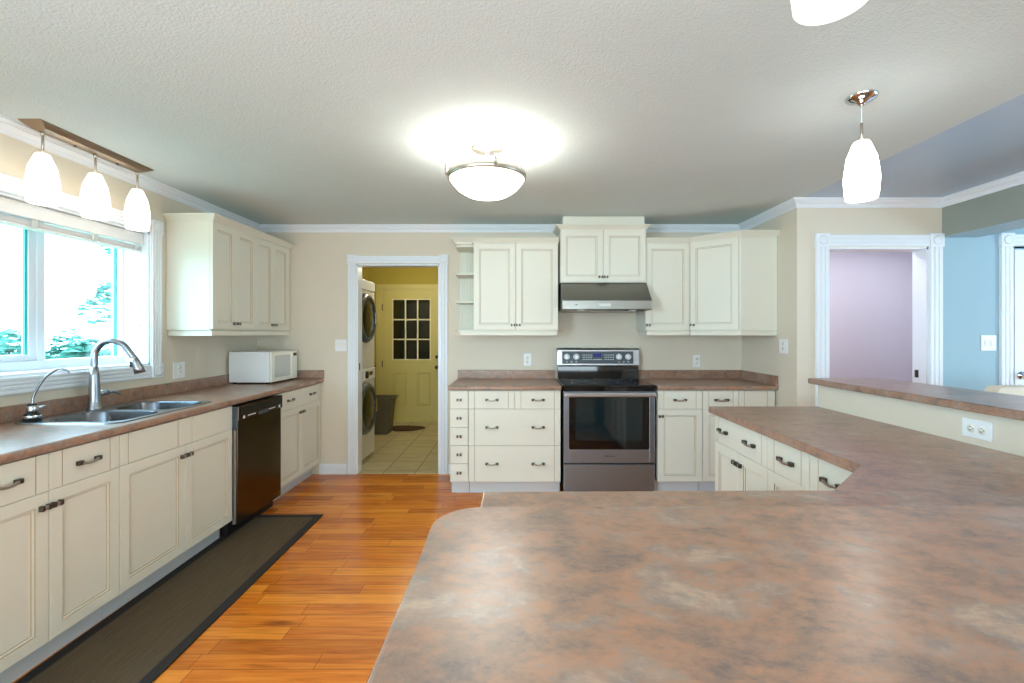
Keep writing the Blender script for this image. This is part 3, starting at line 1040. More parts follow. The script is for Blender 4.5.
# back wall left: open shelf end and two doors
t = upper('cream two door wall cabinet left of the range hood', (-.378, 4.05, 0), 0, .752, .304, group=GU2)
add_door(t, 0, .375, UB, UT, .352, UB + .045); add_door(t, .375, .752, UB, UT, .398, UB + .045)
obj('crown', MB().sweep([(-.004, -.02), (.755, -.02)], ucrown(UT)), M['cab'], t)
obj('light_rail', MB().sweep([(-.12, -.008), (.740, -.008)], rail), M['cab'], t)
t = thing('open_shelf', 'cream open end shelf with three tiers beside the laundry doorway', 'shelf', (-.381, 4.05, 0), 0)
bp = MB().box(-.155, -.001, .286, .304, UB - .046, UT + .004)
for k in range(6):
    bp.box(-.154 + k * .0255, -.154 + k * .0255 + .023, .282, .287, UB, UT, c=.002)
obj('back_panel', bp, M['cab'], t)
for zz, th in ((UB - .012, .014), (1.62, .014), (1.868, .014), (UT - .03, .02)):
    q = [(-.001, .284), (-.162, .284), (-.162, .10)] + [(-.112 - .05 * math.cos(a), .06 - .05 * math.sin(a)) for a in [PI / 2 * k / 5 for k in range(6)]] + [(-.001, .010)]
    obj('shelf', MB().prism(q, zz, zz + th), M['cab'], t)
obj('crown', MB().sweep([(-.155, .30), (-.155, -.02), (-.004, -.02)], ucrown(UT)).box(-.155, -.004, -.018, .30, UT - .01, UT + .044), M['cab'], t)
# hood cabinet with the chase to the ceiling
HB, HT = 1.797, 2.262
t = upper('raised cream two door wall cabinet above the range hood', (.390, 4.012, 0), 0, .750, .342, HB, HT, group=GU2)
add_door(t, 0, .375, HB, HT - .008, .352, HB + .045); add_door(t, .375, .750, HB, HT - .008, .398, HB + .045)
obj('crown', MB().sweep([(0, .25), (0, -.02), (.750, -.02), (.750, .25)], ucrown(HT - .01)), M['cab'], t)
obj('chase', MB().box(.022, .738, -.016, .342, HT + .004, ZC - .001, c=.002), M['cab'], t)
# right: one door, then the diagonal corner
t = upper('narrow cream one door wall cabinet right of the range hood', (1.146, 4.05, 0), 0, .395, .304, group=GU2)
add_door(t, 0, .395, UB, UT, .024, UB + .045)
obj('crown', MB().sweep([(0, -.02), (.397, -.02)], ucrown(UT)), M['cab'], t)
obj('light_rail', MB().sweep([(.012, .30), (.012, -.008), (.397, -.008)], rail), M['cab'], t)
t = thing('corner_wall_cabinet', 'cream diagonal corner wall cabinet against the short right wall', 'cabinet', (1.543, 4.05, 0), 0, GU2)
# local: x from .0, wall right at XR, wall back at .304
rx = XR - 1.543 - .003
dx, dy = .318, -.285            # end of the diagonal
pg = [(0, .001), (dx, dy), (rx, dy), (rx, .304), (0, .304)]
obj('body', MB().prism(pg, UB - .004, UT + .004), M['cab'], t)
L_ = math.hypot(dx, dy); an = math.atan2(dy, dx)
dm = door_mb(.012, L_ - .012, UB, UT)
ca, sa = math.cos(an), math.sin(an)
rotm = lambda mb: [(x * ca - y * sa, x * sa + y * ca + .0, z) for x, y, z in mb.v]
dm.v = rotm(dm); d = obj('door', dm, CM, t)
km = knob_mb(.036, UB + .045); km.v = rotm(km); obj('knob', km, HM, d)
k_ = .02
cp = [(.002, -.02), (dx - .006, dy - .02), (rx, dy - .02)]
obj('crown', MB().sweep(cp, ucrown(UT)).prism([(0, 0), (dx, dy), (rx, dy), (rx, .304), (0, .304)], UT + .004, UT + .02), M['cab'], t)
obj('light_rail', MB().sweep([(.004, -.008), (dx - .004, dy - .006), (rx, dy - .006)], rail), M['cab'], t)
obj('end_panel', MB().box(dx + .004, rx, dy - .006, dy, UB, UT), M['cab'], t)

# ------------------------------------------------------------------ range hood
t = thing('range_hood', 'stainless steel range hood under the raised cabinet', 'range hood', (.77, 4.355, HB - .005))
prof = [(4.353, 1.790), (4.000, 1.790), (3.842, 1.630), (3.838, 1.622), (3.838, 1.552), (3.846, 1.546), (4.353, 1.546)]
obj('canopy', MB().prism([(a, b) for a, b in prof], .393, 1.146, axis='x'), M['steel_hood'], t, world=True)
obj('control_strip', MB().box(.70, .80, 3.834, 3.838, 1.575, 1.600, c=.001), M['mwglass'], t, world=True)
obj('filter', MB().box(.44, 1.10, 3.90, 4.30, 1.540, 1.546), M['steel_dark'], t, world=True)
for xx in (.55, .99):
    obj('light_lens', MB().lathe([(.035, 0), (.033, -.006), (0, -.008)], xx, 3.875, 1.546, seg=20), M['mwglass'], t, world=True)
obj('badge', MB().box(.50, .52, 3.8355, 3.838, 1.585, 1.592), M['slot'], t, world=True)

# ------------------------------------------------------------------ range
RX0, RX1 = .388, 1.150
t = thing('range', 'stainless steel electric range with black glass cooktop', 'range', ((RX0 + RX1) / 2, 4.0, 0))
W = dict(parent=t, world=True)
obj('body', MB().box(RX0 + .004, RX1 - .004, 3.79, 4.33, .03, .900), M['black'], **W)
obj('cooktop', MB().box(RX0 - .004, RX1 + .004, 3.735, 4.30, .900, .922, c=.006).box(RX0 + .004, RX1 - .004, 3.752, 3.79, .868, .902), M['blackglass'], **W)
for cx, cy, r in ((.58, 3.90, .105), (.95, 3.90, .085), (.58, 4.15, .075), (.95, 4.15, .105)):
    obj('burner_ring', MB().lathe([(r, .9221), (r, .9226), (r - .004, .9226), (r - .004, .9221)], cx, cy, 0, seg=40, closed=True), M['panelgrey'], **W)
# backguard
bgp = [(4.325, .922), (4.262, .922), (4.268, 1.035), (4.285, 1.04), (4.325, 1.04)]
obj('riser', MB().prism(bgp, RX0 + .004, RX1 - .004, axis='x'), M['blackglass'], **W)
bp = [(4.330, 1.04), (4.265, 1.04), (4.262, 1.05), (4.276, 1.19), (4.290, 1.207), (4.330, 1.207)]
guard = obj('backguard', MB().prism(bp, RX0 - .004, RX1 + .004, axis='x', c=.003), M['steel_light'], **W)
def tilt(z): return 4.262 + (z - 1.05) * .1
fp = MB()
fp.loft([[(RX0 + .045, tilt(1.062) - e, 1.062), (RX1 - .050, tilt(1.062) - e, 1.062), (RX1 - .050, tilt(1.178) - e, 1.178), (RX0 + .045, tilt(1.178) - e, 1.178)] for e in (-.004, .003)])
panel = obj('control_panel', fp, M['panelgrey'], **W)
for xx in (.478, .566, .965, 1.052):
    k = MB().lathe([(.030, 0), (.030, -.004), (.024, -.006), (.022, -.026), (.019, -.029), (0, -.029)], xx, tilt(1.126) - .003, 1.126, axis='y', seg=24)
    k.box(xx - .004, xx + .004, tilt(1.126) - .036, tilt(1.126) - .03, 1.106, 1.146, c=.001)
    obj('knob', k, M['white'], **W)
dsp = obj('display', MB().box(.722, .800, tilt(1.14) - .006, tilt(1.14), 1.125, 1.160), M['display'], panel, world=True)
bt = MB()
for r_ in range(3):
    for c_ in range(6):
        for x0 in (.625, .83):
            bt.box(x0 + c_ * .016, x0 + c_ * .016 + .008, tilt(1.1 + r_ * .02) - .0055, tilt(1.1 + r_ * .02), 1.100 + r_ * .02, 1.106 + r_ * .02)
for c_ in range(5):
    bt.box(.725 + c_ * .017, .735 + c_ * .017, tilt(1.1) - .0055, tilt(1.1), 1.098, 1.105)
for xx in (.478, .52, .566, .965, 1.008, 1.052):
    bt.box(xx - .008, xx + .008, tilt(1.08) - .0045, tilt(1.08), 1.077, 1.082)
obj('button_marks', bt, M['white'], panel, world=True)
# oven door
dz0, dz1 = .277, .868
wx0, wx1, wz0, wz1 = .438, 1.100, .388, .838
dm = MB()
yF = 3.752
dm.box(RX0 + .006, wx0, yF, 3.79, dz0, dz1, c=.003).box(wx1, RX1 - .006, yF, 3.79, dz0, dz1, c=.003)
dm.box(wx0 - .002, wx1 + .002, yF, 3.79, dz0, wz0, c=.003).box(wx0 - .002, wx1 + .002, yF, 3.79, wz1, dz1, c=.003)
od = obj('oven_door', dm, M['steel'], **W)
obj('window', MB().prism(rrect((wx0 + wx1) / 2, (wz0 + wz1) / 2, (wx1 - wx0) / 2, (wz1 - wz0) / 2, .018), yF + .002, yF + .012, axis='y'), M['blackglass'], od, world=True)
obj('inner_window', MB().prism(rrect(.769, .64, .275, .178, .006), yF + .0005, yF + .002, axis='y'), M['oven'], od, world=True)
hb = MB()
hb.box(RX0 + .006, RX1 - .006, 3.700, 3.724, .826, .862, c=.009)
for xx in (RX0 + .03, RX1 - .03): hb.box(xx - .012, xx + .012, 3.72, yF, .832, .856, c=.003)
obj('handle', hb, M['steel_light'], od, world=True)
# maker's mark on the oven door
lg = MB()
lg.tube([(.752 + .011 * math.cos(a), yF - .0012, .337 + .007 * math.sin(a)) for a in [math.radians(g_) for g_ in range(60, 330, 15)]], .0014, 6)
lg.tube([(.748 + .016 * math.cos(a), yF - .0012, .336 + .005 * math.sin(a)) for a in [math.radians(g_) for g_ in range(100, 300, 15)]], .0012, 6)
tcv = bpy.data.curves.new('logo_text', 'FONT'); tcv.body = 'Whirlpool'; tcv.size = .0135; tcv.extrude = .0005; tcv.shear = .15
tob = bpy.data.objects.new('logo_text', tcv); C.objects.link(tob)
dg = bpy.context.evaluated_depsgraph_get()
tm = tob.evaluated_get(dg).to_mesh()
n0 = lg.add([(.757 + v.co.x, yF - .001 - v.co.z, .330 + v.co.y) for v in tm.vertices])
for p in tm.polygons: lg.face([n0 + i for i in p.vertices])
bpy.data.objects.remove(tob)
obj('logo', lg, M['slot'], od, world=True)
obj('storage_drawer', MB().box(RX0 + .006, RX1 - .006, yF + .002, 3.79, .045, .264, c=.004), M['steel'], **W)
obj('foot', MB().box(RX0 + .02, RX0 + .06, 3.82, 3.86, 0, .03), M['black'], **W)
obj('foot', MB().box(RX1 - .06, RX1 - .02, 3.82, 3.86, 0, .03), M['black'], **W)
obj('foot', MB().box(RX0 + .02, RX0 + .06, 4.24, 4.28, 0, .03), M['black'], **W)
obj('foot', MB().box(RX1 - .06, RX1 - .02, 4.24, 4.28, 0, .03), M['black'], **W)

# ------------------------------------------------------------------ dishwasher (front looks to +X)
t = thing('dishwasher', 'dark stainless dishwasher between the sink cabinet and the microwave corner', 'dishwasher', (-2.15, 3.275, 0))
W = dict(parent=t, world=True)
obj('body', MB().box(-2.46, -1.885, 2.994, 3.556, .10, .868), M['black'], **W)
dd = obj('door', MB().box(-1.885, -1.836, 3.000, 3.556, .085, .765, c=.004), M['steel_dark'], **W)
obj('door_edge', MB().box(-1.866, -1.846, 2.995, 3.0005, .09, .71), M['nickel'], dd, world=True)
obj('panel_side', MB().box(-1.884, -1.832, 2.988, 3.0005, .715, .864, c=.002), M['panelgrey'], dd, world=True)
cp_ = obj('control_panel', MB().box(-1.885, -1.826, 2.994, 3.560, .768, .866, c=.005), M['steel_dark'], **W)
obj('panel_face', MB().box(-1.828, -1.8245, 3.03, 3.55, .800, .852, c=.001), M['black'], cp_, world=True)
for yy in (3.045, 3.50): obj('button', MB().box(-1.826, -1.823, yy, yy + .018, .778, .796), M['white'], cp_, world=True)
for y0 in (3.10, 3.36):
    for k in range(5): obj('button', MB().box(-1.826, -1.8235, y0 + k * .019, y0 + k * .019 + .013, .786, .793), M['white'], cp_, world=True)
obj('latch', MB().box(-1.827, -1.821, 3.225, 3.345, .772, .795, c=.002), M['panelgrey'], cp_, world=True)
obj('toe_panel', MB().box(-1.95, -1.90, 3.0, 3.556, 0.0, .10), M['black'], **W)

# ------------------------------------------------------------------ sink, faucet, filter tap
t = thing('sink', 'stainless steel double bowl sink set in the window counter', 'sink', ((SX0 + SX1) / 2, 2.525, CT))
W = dict(parent=t, world=True)
bm = bmesh.new()
def ring(pts, z):
    vs = [bm.verts.new((a, b, z)) for a, b in pts]
    return [bm.edges.new((vs[i], vs[(i + 1) % len(vs)])) for i in range(len(vs))], vs
bowls = [(-2.118, 2.352, .195, .150), (-2.118, 2.700, .195, .150)]
e, ov = ring(rrect((SX0 + SX1) / 2, (SY0 + SY1) / 2, (SX1 - SX0) / 2 - .006, (SY1 - SY0) / 2 - .006, .06), CT + .006)
ed = e
for cx, cy, hx, hy in bowls:
    e, bv = ring(rrect(cx, cy, hx, hy, .09), CT + .006); ed = ed + e
bmesh.ops.triangle_fill(bm, use_beauty=True, use_dissolve=False, edges=ed)
rm = MB(); rm.frombm(bm)
rm.loft([[(a, b, CT + .006) for a, b in rrect((SX0 + SX1) / 2, 2.524, (SX1 - SX0) / 2 - .006, (SY1 - SY0) / 2 - .006, .06)],
         [(a, b, CT + .0005) for a, b in rrect((SX0 + SX1) / 2, 2.524, (SX1 - SX0) / 2, (SY1 - SY0) / 2, .066)]], cap0=False, cap1=False)
obj('rim', rm, M['sink'], **W)
for cx, cy, hx, hy in bowls:
    q = MB()
    L = []
    for (sh, z, r) in ((0, CT + .006, .09), (.004, CT - .002, .088), (.010, CT - .12, .085), (.022, CT - .155, .08), (.05, CT - .170, .07), (.13, CT - .174, .012)):
        L.append([(a, b, z) for a, b in rrect(cx, cy, hx - sh, hy - sh, r if hx - sh > r and hy - sh > r else min(hx - sh, hy - sh) * .9)])
    q.loft(L, sm=True, cap0=False)
    bo = obj('bowl', q, M['bowlsteel'], **W)
    obj('drain', MB().lathe([(.042, 0), (.040, .004), (.030, .001), (0, .001)], cx, cy, CT - .174, seg=24, cap=False), M['chrome'], bo, world=True)

t = thing('faucet', 'tall brushed gooseneck pull-down faucet behind the sink', 'faucet', (-2.372, 2.56, CT + .006))
z0 = .0
obj('body', MB().lathe([(.036, 0), (.036, .004), (.031, .012), (.0275, .06), (.026, .12), (.022, .19), (.0185, .24)], seg=24), M['sink'], t)
arc = spline([(0, 0, .235), (0, 0, .29), (.010, .002, .335), (.043, .007, .374), (.092, .014, .384), (.142, .024, .362), (.175, .030, .316), (.192, .034, .288)], 6)
obj('spout', MB().tube(arc, .0165, 14), M['sink'], t)
head = [(.192, .034, .288), (.203, .036, .262), (.215, .039, .228), (.224, .040, .202)]
sh_ = obj('spray_head', MB().tube(head, [.019, .022, .025, .026], 16), M['sink'], t)
obj('spray_button', MB().box(.186, .200, .012, .022, .235, .268, c=.003), M['black'], sh_)
lv = MB().tube([(0, .02, .085), (.004, .078, .085)], [.017, .017], 14).tube(spline([(.004, .075, .085), (.012, .096, .088), (.02, .118, .080), (.024, .138, .068)], 5), [.010] * 6 + [.0085] * 6 + [.007] * 4, 10)
obj('lever', lv, M['sink'], t)

t = thing('filter_tap', 'small filtered water tap with black base at the near sink corner', 'tap', (-2.365, 2.225, CT + .006))
obj('base', MB().lathe([(.034, 0), (.034, .030), (.029, .036), (.022, .040), (.021, .075), (.017, .085), (0, .086)], seg=20), M['black'], t)
obj('collar', MB().lathe([(.0345, .014), (.0352, .018), (.0352, .024), (.0345, .028)], seg=20, closed=True).lathe([(.0218, .044), (.0225, .05), (.0225, .07), (.0195, .078)], seg=20, closed=True), M['chrome'], t)
obj('lever', MB().tube([(.01, .016, .062), (.02, .042, .066)], .006, 8), M['chrome'], t)
obj('spout', MB().tube(spline([(0, 0, .08), (.004, .004, .125), (.036, .018, .20), (.068, .03, .236), (.092, .038, .250), (.114, .046, .246), (.129, .052, .230)], 6), .0055, 10), M['sink'], t)

# ------------------------------------------------------------------ microwave
t = thing('microwave', 'white countertop microwave in the back left counter corner', 'microwave', (-2.080, 3.870, CT), math.radians(-2))
# local: front plane x=0 facing +x, y from 0 (near) to .43; depth towards -x
obj('body', MB().box(-.372, -.022, 0, .425, .012, .274, c=.004), M['white'], t)
fr = obj('door', MB().box(-.020, 0, .004, .335, .014, .272, c=.004), M['offwhite'], t)
obj('window', MB().box(-.001, .002, .045, .300, .050, .240, c=.001), M['mwglass'], fr)
fh = MB().box(0.0, .012, .305, .330, .03, .258, c=.004)
obj('handle', fh, M['offwhite'], fr)
pa = obj('control_panel', MB().box(-.020, 0, .337, .425, .014, .272, c=.004), M['offwhite'], t)
obj('display', MB().box(-.001, .0015, .355, .412, .225, .252), M['slot'], pa)
kb = MB()
for r_ in range(5):
    for c_ in range(3): kb.box(-.001, .0012, .356 + c_ * .02, .370 + c_ * .02, .06 + r_ * .03, .08 + r_ * .03)
obj('keypad', kb, M['white'], pa)
for a in ((-.35, .02), (-.35, .38), (-.06, .02), (-.06, .38)):
    obj('foot', MB().box(a[0], a[0] + .025, a[1], a[1] + .025, 0, .013), M['black'], t)

# ------------------------------------------------------------------ blind
t = thing('window_blind', 'white blind drawn up to the top of the kitchen window', 'blind', (-2.53, 2.525, 1.91))
W = dict(parent=t, world=True)
vy0, vy1 = WY0 + .014, WY1 - .02
obj('valance', MB().box(-2.520, -2.506, vy0, vy1, 1.945, 2.016, c=.003).box(-2.524, -2.500, vy0, vy1, 1.940, 1.952, c=.003).box(-2.524, -2.502, vy0, vy1, 2.002, 2.010, c=.002), M['blind'], **W)
obj('headrail', MB().box(-2.570, -2.526, vy0, vy1, 1.965, 2.014), M['blind'], **W)
sl = MB()
for k in range(7): sl.box(-2.572, -2.518, vy0 + .003, vy1 - .003, 1.931 - k * .0036, 1.9335 - k * .0036)
obj('slats', sl, M['blind'], **W)
obj('bottom_rail', MB().box(-2.572, -2.516, vy0 + .002, vy1 - .002, 1.893, 1.906, c=.003), M['blind'], **W)
for yy in (2.36, 2.70, 3.0):
    obj('clip', MB().box(-2.516, -2.508, yy, yy + .03, 1.90, 1.945, c=.003), M['mwglass'], **W)
cd = MB().tube([(-2.515, 3.035, 1.93), (-2.515, 3.035, 1.42)], .0018, 6).lathe([(.002, .03), (.006, .022), (.007, 0), (0, 0)], -2.515, 3.035, 1.39, seg=10)
cd.tube([(-2.515, 3.045, 1.93), (-2.515, 3.045, 1.52)], .0018, 6).lathe([(.002, .03), (.006, .022), (.007, 0), (0, 0)], -2.515, 3.045, 1.49, seg=10)
obj('cord', cd, M['blind'], **W)

# ------------------------------------------------------------------ lamps
def shade_prof(rt, rm, rb, h):
    o = [(.010, h), (rt, h - .002), (rt + .006, h - .012), ((rt + rm) / 2 + .008, h * .72), (rm - .002, h * .45), (rm, h * .33), (rm - .0025, h * .2), (rb + (rm - rb) * .25, .018)]
    inn = [(r - .004, z_ + (.001 if i == len(o) - 1 else -.003)) for i, (r, z_) in enumerate(o) if r > .02]
    return o + inn[::-1]

def rim_mb(rb, x, y, z):
    return MB().lathe([(rb + .0016, .018), (rb + .0002, .001), (rb - .002, -.002), (rb - .0042, .001), (rb - .0028, .018)], x, y, z, seg=36, cap=False)


def smooth_prof(p, n=4):
    q = spline([(a, 0, b) for a, b in p], n)
    return [(max(0.0, v.x), v.z) for v in q]

t = thing('track_pendant', 'bronze ceiling bar with three lit glass shades above the window', 'pendant lamp', (-2.33, 2.52, ZC))
bp_ = [(-.055, 0), (.055, 0), (.050, -.012), (.034, -.028), (.012, -.036), (-.012, -.036), (-.034, -.028), (-.050, -.012)]
y0, y1 = -.345, .345
bb_ = MB()
loops = [[(a, y0 + (.0 if b == 0 else -b * 1.6), b) for a, b in bp_], [(a, y1 - (0 if b == 0 else -b * 1.6), b) for a, b in bp_]]
bb_.loft(loops)
obj('canopy', bb_, M['bronze'], t)
for sy in (-.115, .14):
    obj('screw', MB().lathe([(.007, 0), (.006, -.006), (0, -.007)], -.0, sy, -.036, seg=12), M['pewter'], t)
for sy in (-.28, .0, .28):
    st = obj('stem', MB().tube([(0, sy, -.034), (0, sy, -.150)], .006, 10).lathe([(.010, -.034), (.010, -.050), (.006, -.055)], 0, sy, 0, seg=12), M['nickel'], t)
    sh = obj('shade', MB().lathe(shade_prof(.026, .0645, .058, .245), 0, sy, -.388, seg=32), M['shade'], t)
    obj('rim', rim_mb(.058, 0, sy, -.388), M['shaderim'], sh)

def pendant_thing(label, x, y):
    t = thing('pendant_lamp', label, 'pendant lamp', (x, y, ZC), 0, 'pendant lamps over the bar')
    obj('canopy', MB().lathe([(.060, 0), (.059, -.006), (.053, -.013), (.038, -.021), (.02, -.026), (.012, -.034), (.008, -.040), (0, -.040)], seg=32, cap=False), M['chrome'], t)
    obj('cord', MB().tube([(0, 0, -.038), (0, 0, -.12)], .0018, 6), M['white'], t)
    obj('stem', MB().tube([(0, 0, -.115), (0, 0, -.20)], .0055, 10), M['nickel'], t)
    sh = obj('shade', MB().lathe(shade_prof(.028, .066, .060, .250), 0, 0, -.444, seg=36), M['shade2'], t)
    obj('rim', rim_mb(.060, 0, 0, -.444), M['shaderim'], sh)
    return t
p1 = pendant_thing('lit white glass pendant on a cord from a chrome ceiling cap over the bar', 1.50, 1.975)
dup(p1, (.556, .80, ZC), 0, 'lit white glass pendant cut by the top edge of the photo', 'pendant lamps over the bar')

t = thing('ceiling_light', 'round semi-flush ceiling light with a lit glass bowl in a nickel ring', 'ceiling lamp', (-.159, 2.495, ZC))
obj('canopy', MB().lathe([(.088, 0), (.088, -.018), (.078, -.026), (.012, -.028), (.010, -.06), (.010, -.14)], seg=36), M['nickel'], t)
obj('ring', MB().lathe([(.214, -.155), (.214, -.188), (.204, -.190), (.204, -.155)], seg=48, closed=True), M['nickel'], t)
bw = [(.203, -.178), (.190, -.205), (.160, -.238), (.115, -.266), (.06, -.281), (0, -.285)]
obj('bowl', MB().lathe(bw + [(0, -.281), (.058, -.277), (.112, -.262), (.157, -.234), (.186, -.202), (.199, -.176)], seg=48, cap=False), M['bowl'], t)
for k, a in enumerate((195, 285, 45)):
    a = math.radians(a)
    cx, cy = .221 * math.cos(a), .221 * math.sin(a)
    cl = MB().tube([(cx, cy, -.178), (cx, cy, -.120)], .008, 10).tube([(cx, cy, -.172), (.2 * math.cos(a), .2 * math.sin(a), -.172)], .005, 8)
    cl.tube([(0.01 * math.cos(a), .01 * math.sin(a), -.135), (.21 * math.cos(a), .21 * math.sin(a), -.160)], .004, 8)
    obj('bracket', cl, M['nickel'], t)
point('ceiling_light_bulb', (-.159 + .06, 2.495 - .05, ZC - .16), 4.2, (1.0, .92, .80), .05)
point('ceiling_light_bulb_b', (-.159 - .06, 2.495 + .05, ZC - .16), 4.2, (1.0, .92, .80), .05)
# laundry room lamp
lt = thing('laundry_ceiling_lamp', 'ceiling lamp of the laundry room', 'ceiling lamp', (-1.2, 5.7, ZC + .03))
obj('shade', MB().lathe([(.15, 0), (.15, -.03), (.10, -.07), (0, -.085)], seg=32, cap=False), emis('laundry_lamp_glass', (1, .9, .7), 5), lt)
point('laundry_bulb', (-1.2, 5.7, ZC - .12), 22, (1.0, .88, .62), .1)

# ------------------------------------------------------------------ switches and outlets
def plate(name, label, cat, loc, rz, w_, h_, kind, group=None):
    """local: face towards -y"""
    t = thing(name, label, cat, loc, rz, group)
    obj('plate', MB().box(-w_ / 2, w_ / 2, -.006, 0, -h_ / 2, h_ / 2, c=.002), M['white'], t)
    if kind == 'outlet' or kind == 'houtlet':
        for s in (-1, 1):
            ox, oz = (0, s * .02) if kind == 'outlet' else (s * .021, 0)
            f = obj('socket', MB().lathe([(.0165, 0), (.0155, -.002), (0, -.002)], ox, -.006, oz, axis='y', seg=20, cap=False), M['offwhite'], t)
            q = MB()
            if kind == 'outlet':
                q.box(ox - .007, ox - .005, -.0088, -.0078, oz - .003, oz + .006).box(ox + .005, ox + .007, -.0088, -.0078, oz - .003, oz + .006)
                q.lathe([(.0025, 0), (0, -.0005)], ox, -.0083, oz - .008, axis='y', seg=8, cap=False)
            else:
                q.box(ox - .004, ox + .005, -.0088, -.0078, oz + .005, oz + .007).box(ox - .004, ox + .005, -.0088, -.0078, oz - .007, oz - .005)
                q.lathe([(.0028, 0), (0, -.0005)], ox + .009, -.0083, oz, axis='y', seg=8, cap=False)
            obj('slot', q, M['slot'], f)
    else:
        n = kind
        for k in range(n):
            ox = (k - (n - 1) / 2) * .046
            obj('rocker', MB().box(ox - .011, ox + .011, -.011, -.006, -.020, .022, c=.003), M['offwhite'], t)
    return t
GO = 'outlets'
plate('wall_outlet', 'white outlet above the short counter left of the range', 'outlet', (.110, YB, 1.095), 0, .072, .118, 'outlet', GO)
plate('wall_outlet', 'white outlet above the counter right of the range', 'outlet', (1.729, YB, 1.082), 0, .072, .118, 'outlet', GO)
plate('wall_outlet', 'white outlet on the short right wall beside the corner cabinet', 'outlet', (XR, 3.67, 1.243), -PI / 2, .115, .118, 'outlet', GO)
plate('wall_outlet', 'white outlet under the wall cabinet between window and microwave', 'outlet', (XL, 3.345, 1.078), PI / 2, .112, .118, 'outlet', GO)
plate('wall_outlet', 'white sideways outlet on the cream half wall of the bar', 'outlet', (1.79, 1.763, .977), -PI / 2, .115, .072, 'houtlet', GO)
plate('light_switch', 'white double switch on the wall left of the laundry doorway', 'switch', (-1.675, YB, 1.232), 0, .112, .110, 2)
plate('light_switch', 'white double switch on the pale blue wall beyond the beam', 'switch', (3.632, YF, 1.273), 0, .115, .118, 2)

# ------------------------------------------------------------------ floor mat
t = thing('floor_mat', 'long dark woven runner mat with black border before the sink cabinets', 'mat', (-1.672, 2.30, 0), math.radians(0.9))
hx, y0, y1 = .262, -1.25, 1.065
obj('weave', MB().box(-hx + .05, hx - .05, y0 + .05, y1 - .05, .0005, .008), M['rug'], t)
obj('border', MB().box(-hx, -hx + .05, y0, y1, .0005, .009, c=.002).box(hx - .05, hx, y0, y1, .0005, .009, c=.002).box(-hx + .049, hx - .049, y0, y0 + .05, .0005, .009, c=.002).box(-hx + .049, hx - .049, y1 - .05, y1, .0005, .009, c=.002), M['rugb'], t)

# ------------------------------------------------------------------ laundry things
def front_loader(name, label, cat, z0, z1, zc, rad):
    t = thing(name, label, cat, (-1.90, 4.83, z0))
    W = dict(parent=t, world=True)
    X0, X1, Y0, Y1 = -2.215, -1.600, 4.505, 5.150
    obj('body', MB().box(X0, X1 - .02, Y0, Y1, z0 + .02, z1, c=.01), M['appliance'], **W)
    obj('front_panel', MB().box(X1 - .021, X1, Y0 + .002, Y1 - .002, z0 + .02, z1 - .002, c=.008), M['appliance'], **W)
    d = obj('door', MB().lathe([(rad, 0), (rad, .02), (rad - .02, .045), (rad - .05, .05), (rad - .06, .03), (rad - .075, .028)], X1 - .002, (Y0 + Y1) / 2, zc, axis='x', seg=40, cap=False), M['panelgrey'], **W)
    obj('door_glass', MB().lathe([(rad - .055, .03), (rad - .11, .048), (rad - .18, .052), (0, .056)], X1 - .002, (Y0 + Y1) / 2, zc, axis='x', seg=40, cap=False), M['smoke'], d, world=True)
    obj('handle', MB().box(X1 + .03, X1 + .055, (Y0 + Y1) / 2 + rad - .06, (Y0 + Y1) / 2 + rad - .02, zc - .07, zc + .07, c=.01), M['chrome'], d, world=True)
    return t, X1, Y0, Y1
t, X1, Y0, Y1 = front_loader('washer', 'white front loading washer at the bottom of the laundry stack', 'washer', 0.0, .975, .55, .275)
cp_ = obj('control_panel', MB().box(X1 - .002, X1 + .012, Y0 + .02, Y1 - .02, .85, .965, c=.004), M['white'], t, world=True)
obj('dial', MB().lathe([(.04, 0), (.038, .018), (0, .02)], X1 + .012, 4.83, .905, axis='x', seg=24, cap=False), M['smoke'], cp_, world=True)
obj('display', MB().box(X1 + .011, X1 + .014, 4.93, 5.03, .89, .93), M['smoke'], cp_, world=True)
obj('detergent_drawer', MB().box(X1 + .010, X1 + .016, 4.53, 4.72, .87, .95, c=.003), M['appliance'], cp_, world=True)
for yy in (Y0 + .05, Y1 - .10):
    for xx in (-2.19, -1.69):
        obj('foot', MB().box(xx, xx + .05, yy, yy + .05, 0, .021), M['black'], t, world=True)
t, X1, Y0, Y1 = front_loader('dryer', 'white dryer with round dark door stacked on the washer', 'dryer', .956, 1.92, 1.51, .265)
obj('control_panel', MB().box(X1 - .002, X1 + .012, Y0 + .02, Y1 - .02, 1.81, 1.905, c=.004), M['white'], t, world=True)

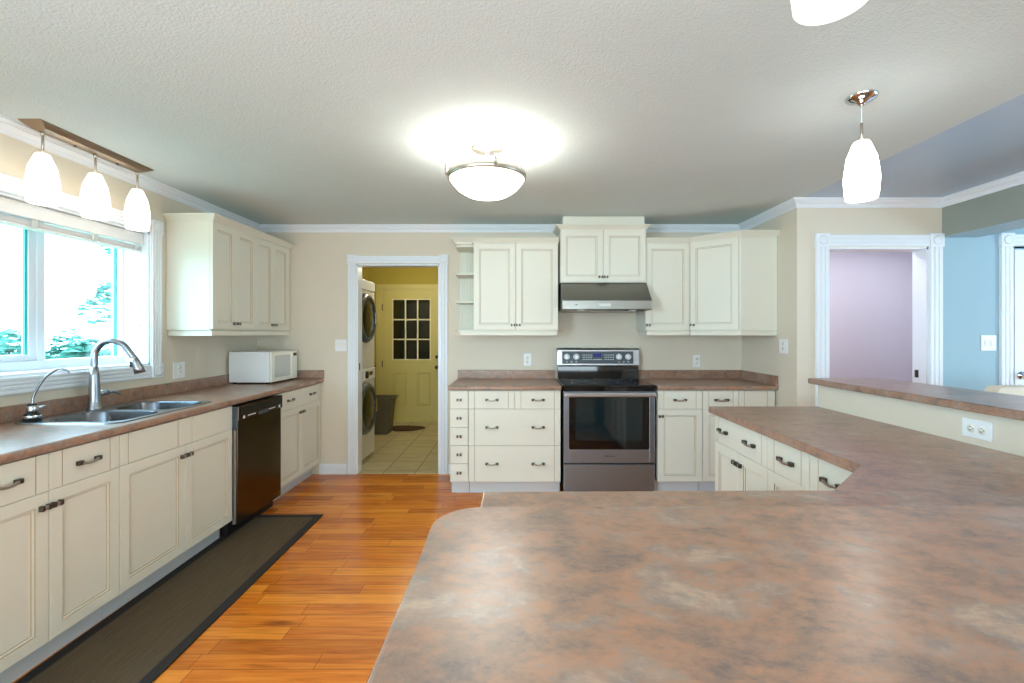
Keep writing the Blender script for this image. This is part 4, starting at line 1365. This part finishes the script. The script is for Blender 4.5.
t = thing('waste_bin', 'taupe plastic bin with a flared rim on the laundry tiles', 'bin', (-1.83, 6.18, 0))
lo, hi = rrect(0, 0, .12, .14, .03), rrect(0, 0, .185, .175, .03)
mid = rrect(0, 0, .145, .155, .03)
z_ = .48
obj('body', MB().loft([[(a, b, 0) for a, b in lo], [(a, b, .30) for a, b in mid], [(a, b, .43) for a, b in rrect(0, 0, .160, .165, .03)], [(a, b, z_) for a, b in hi],
                       [(a * .95, b * .95, z_) for a, b in hi], [(a * .93, b * .93, .43) for a, b in rrect(0, 0, .160, .165, .03)], [(a * .93, b * .93, .02) for a, b in lo]]), M['bin'], t)
obj('rim', MB().loft([[(a * k, b * k, zz) for a, b in hi] for k, zz in ((1.0, z_ - .02), (1.04, z_ - .015), (1.04, z_ + .004), (.96, z_ + .006), (.96, z_ - .01))], cap0=False, cap1=False), M['bin'], t)

q = [(-.22 + .22 * 2 * i / 13, 0) for i in range(2)]
mp_ = []
for k in range(22):
    a = 2 * PI * k / 22
    r_ = 1 + .12 * math.sin(3 * a + .4) + .06 * math.sin(5 * a)
    mp_.append((-1.545 + .23 * r_ * math.cos(a), 6.40 + .15 * r_ * math.sin(a)))
tag(obj('doormat', MB().prism(mp_, .0005, .022, c=.006), M['matbrown']), 'crumpled dark brown mat on the laundry tiles beside the bin', 'mat')

t = thing('wooden_shelf', 'small brown wooden shelf on the laundry wall past the washer', 'shelf', (-2.225, 6.4, .82))
obj('board', MB().box(0, .17, -.30, .30, .04, .065, c=.003), M['wood'], t)
obj('bracket', MB().prism([(0, .04), (.14, .04), (0, -.12)], -.25, -.23, axis='y'), M['wood'], t)
obj('bracket', MB().prism([(0, .04), (.14, .04), (0, -.12)], .23, .25, axis='y'), M['wood'], t)
obj('lower_board', MB().box(0, .12, -.30, .30, -.14, -.12, c=.003).box(0, .012, -.30, .30, -.14, .04), M['wood'], t)

# ------------------------------------------------------------------ dining chair behind the bar
t = thing('dining_chair', 'cream upholstered chair with its rounded back showing over the bar', 'chair', (3.19, 2.85, 0), math.radians(6))
loops = []
for yy in (-.035, -.015, .03, .045):
    s = .97 if yy in (-.035, .045) else 1.0
    loops.append([(a * s, yy + (b - .7) * .06, .7 + (b - .7) * s) for a, b in rrect(0, .735, .235, .285, .06)])
obj('backrest', MB().loft(loops, sm=False), M['leather'], t)
obj('seat', MB().box(-.235, .235, -.46, .03, .40, .49, c=.025), M['leather'], t)
for sx in (-1, 1):
    obj('leg', MB().loft([[(sx * .20 + a, -.42 + b, zz) for a, b in rrect(0, 0, r_, r_, r_ * .3, 2)] for r_, zz in ((.016, 0), (.024, .41))]), M['chairleg'], t)
    obj('leg', MB().loft([[(sx * .20 + a, yy + b, zz) for a, b in rrect(0, 0, r_, r_, r_ * .3, 2)] for r_, yy, zz in ((.016, .06, 0), (.024, 0, .41))]), M['chairleg'], t)
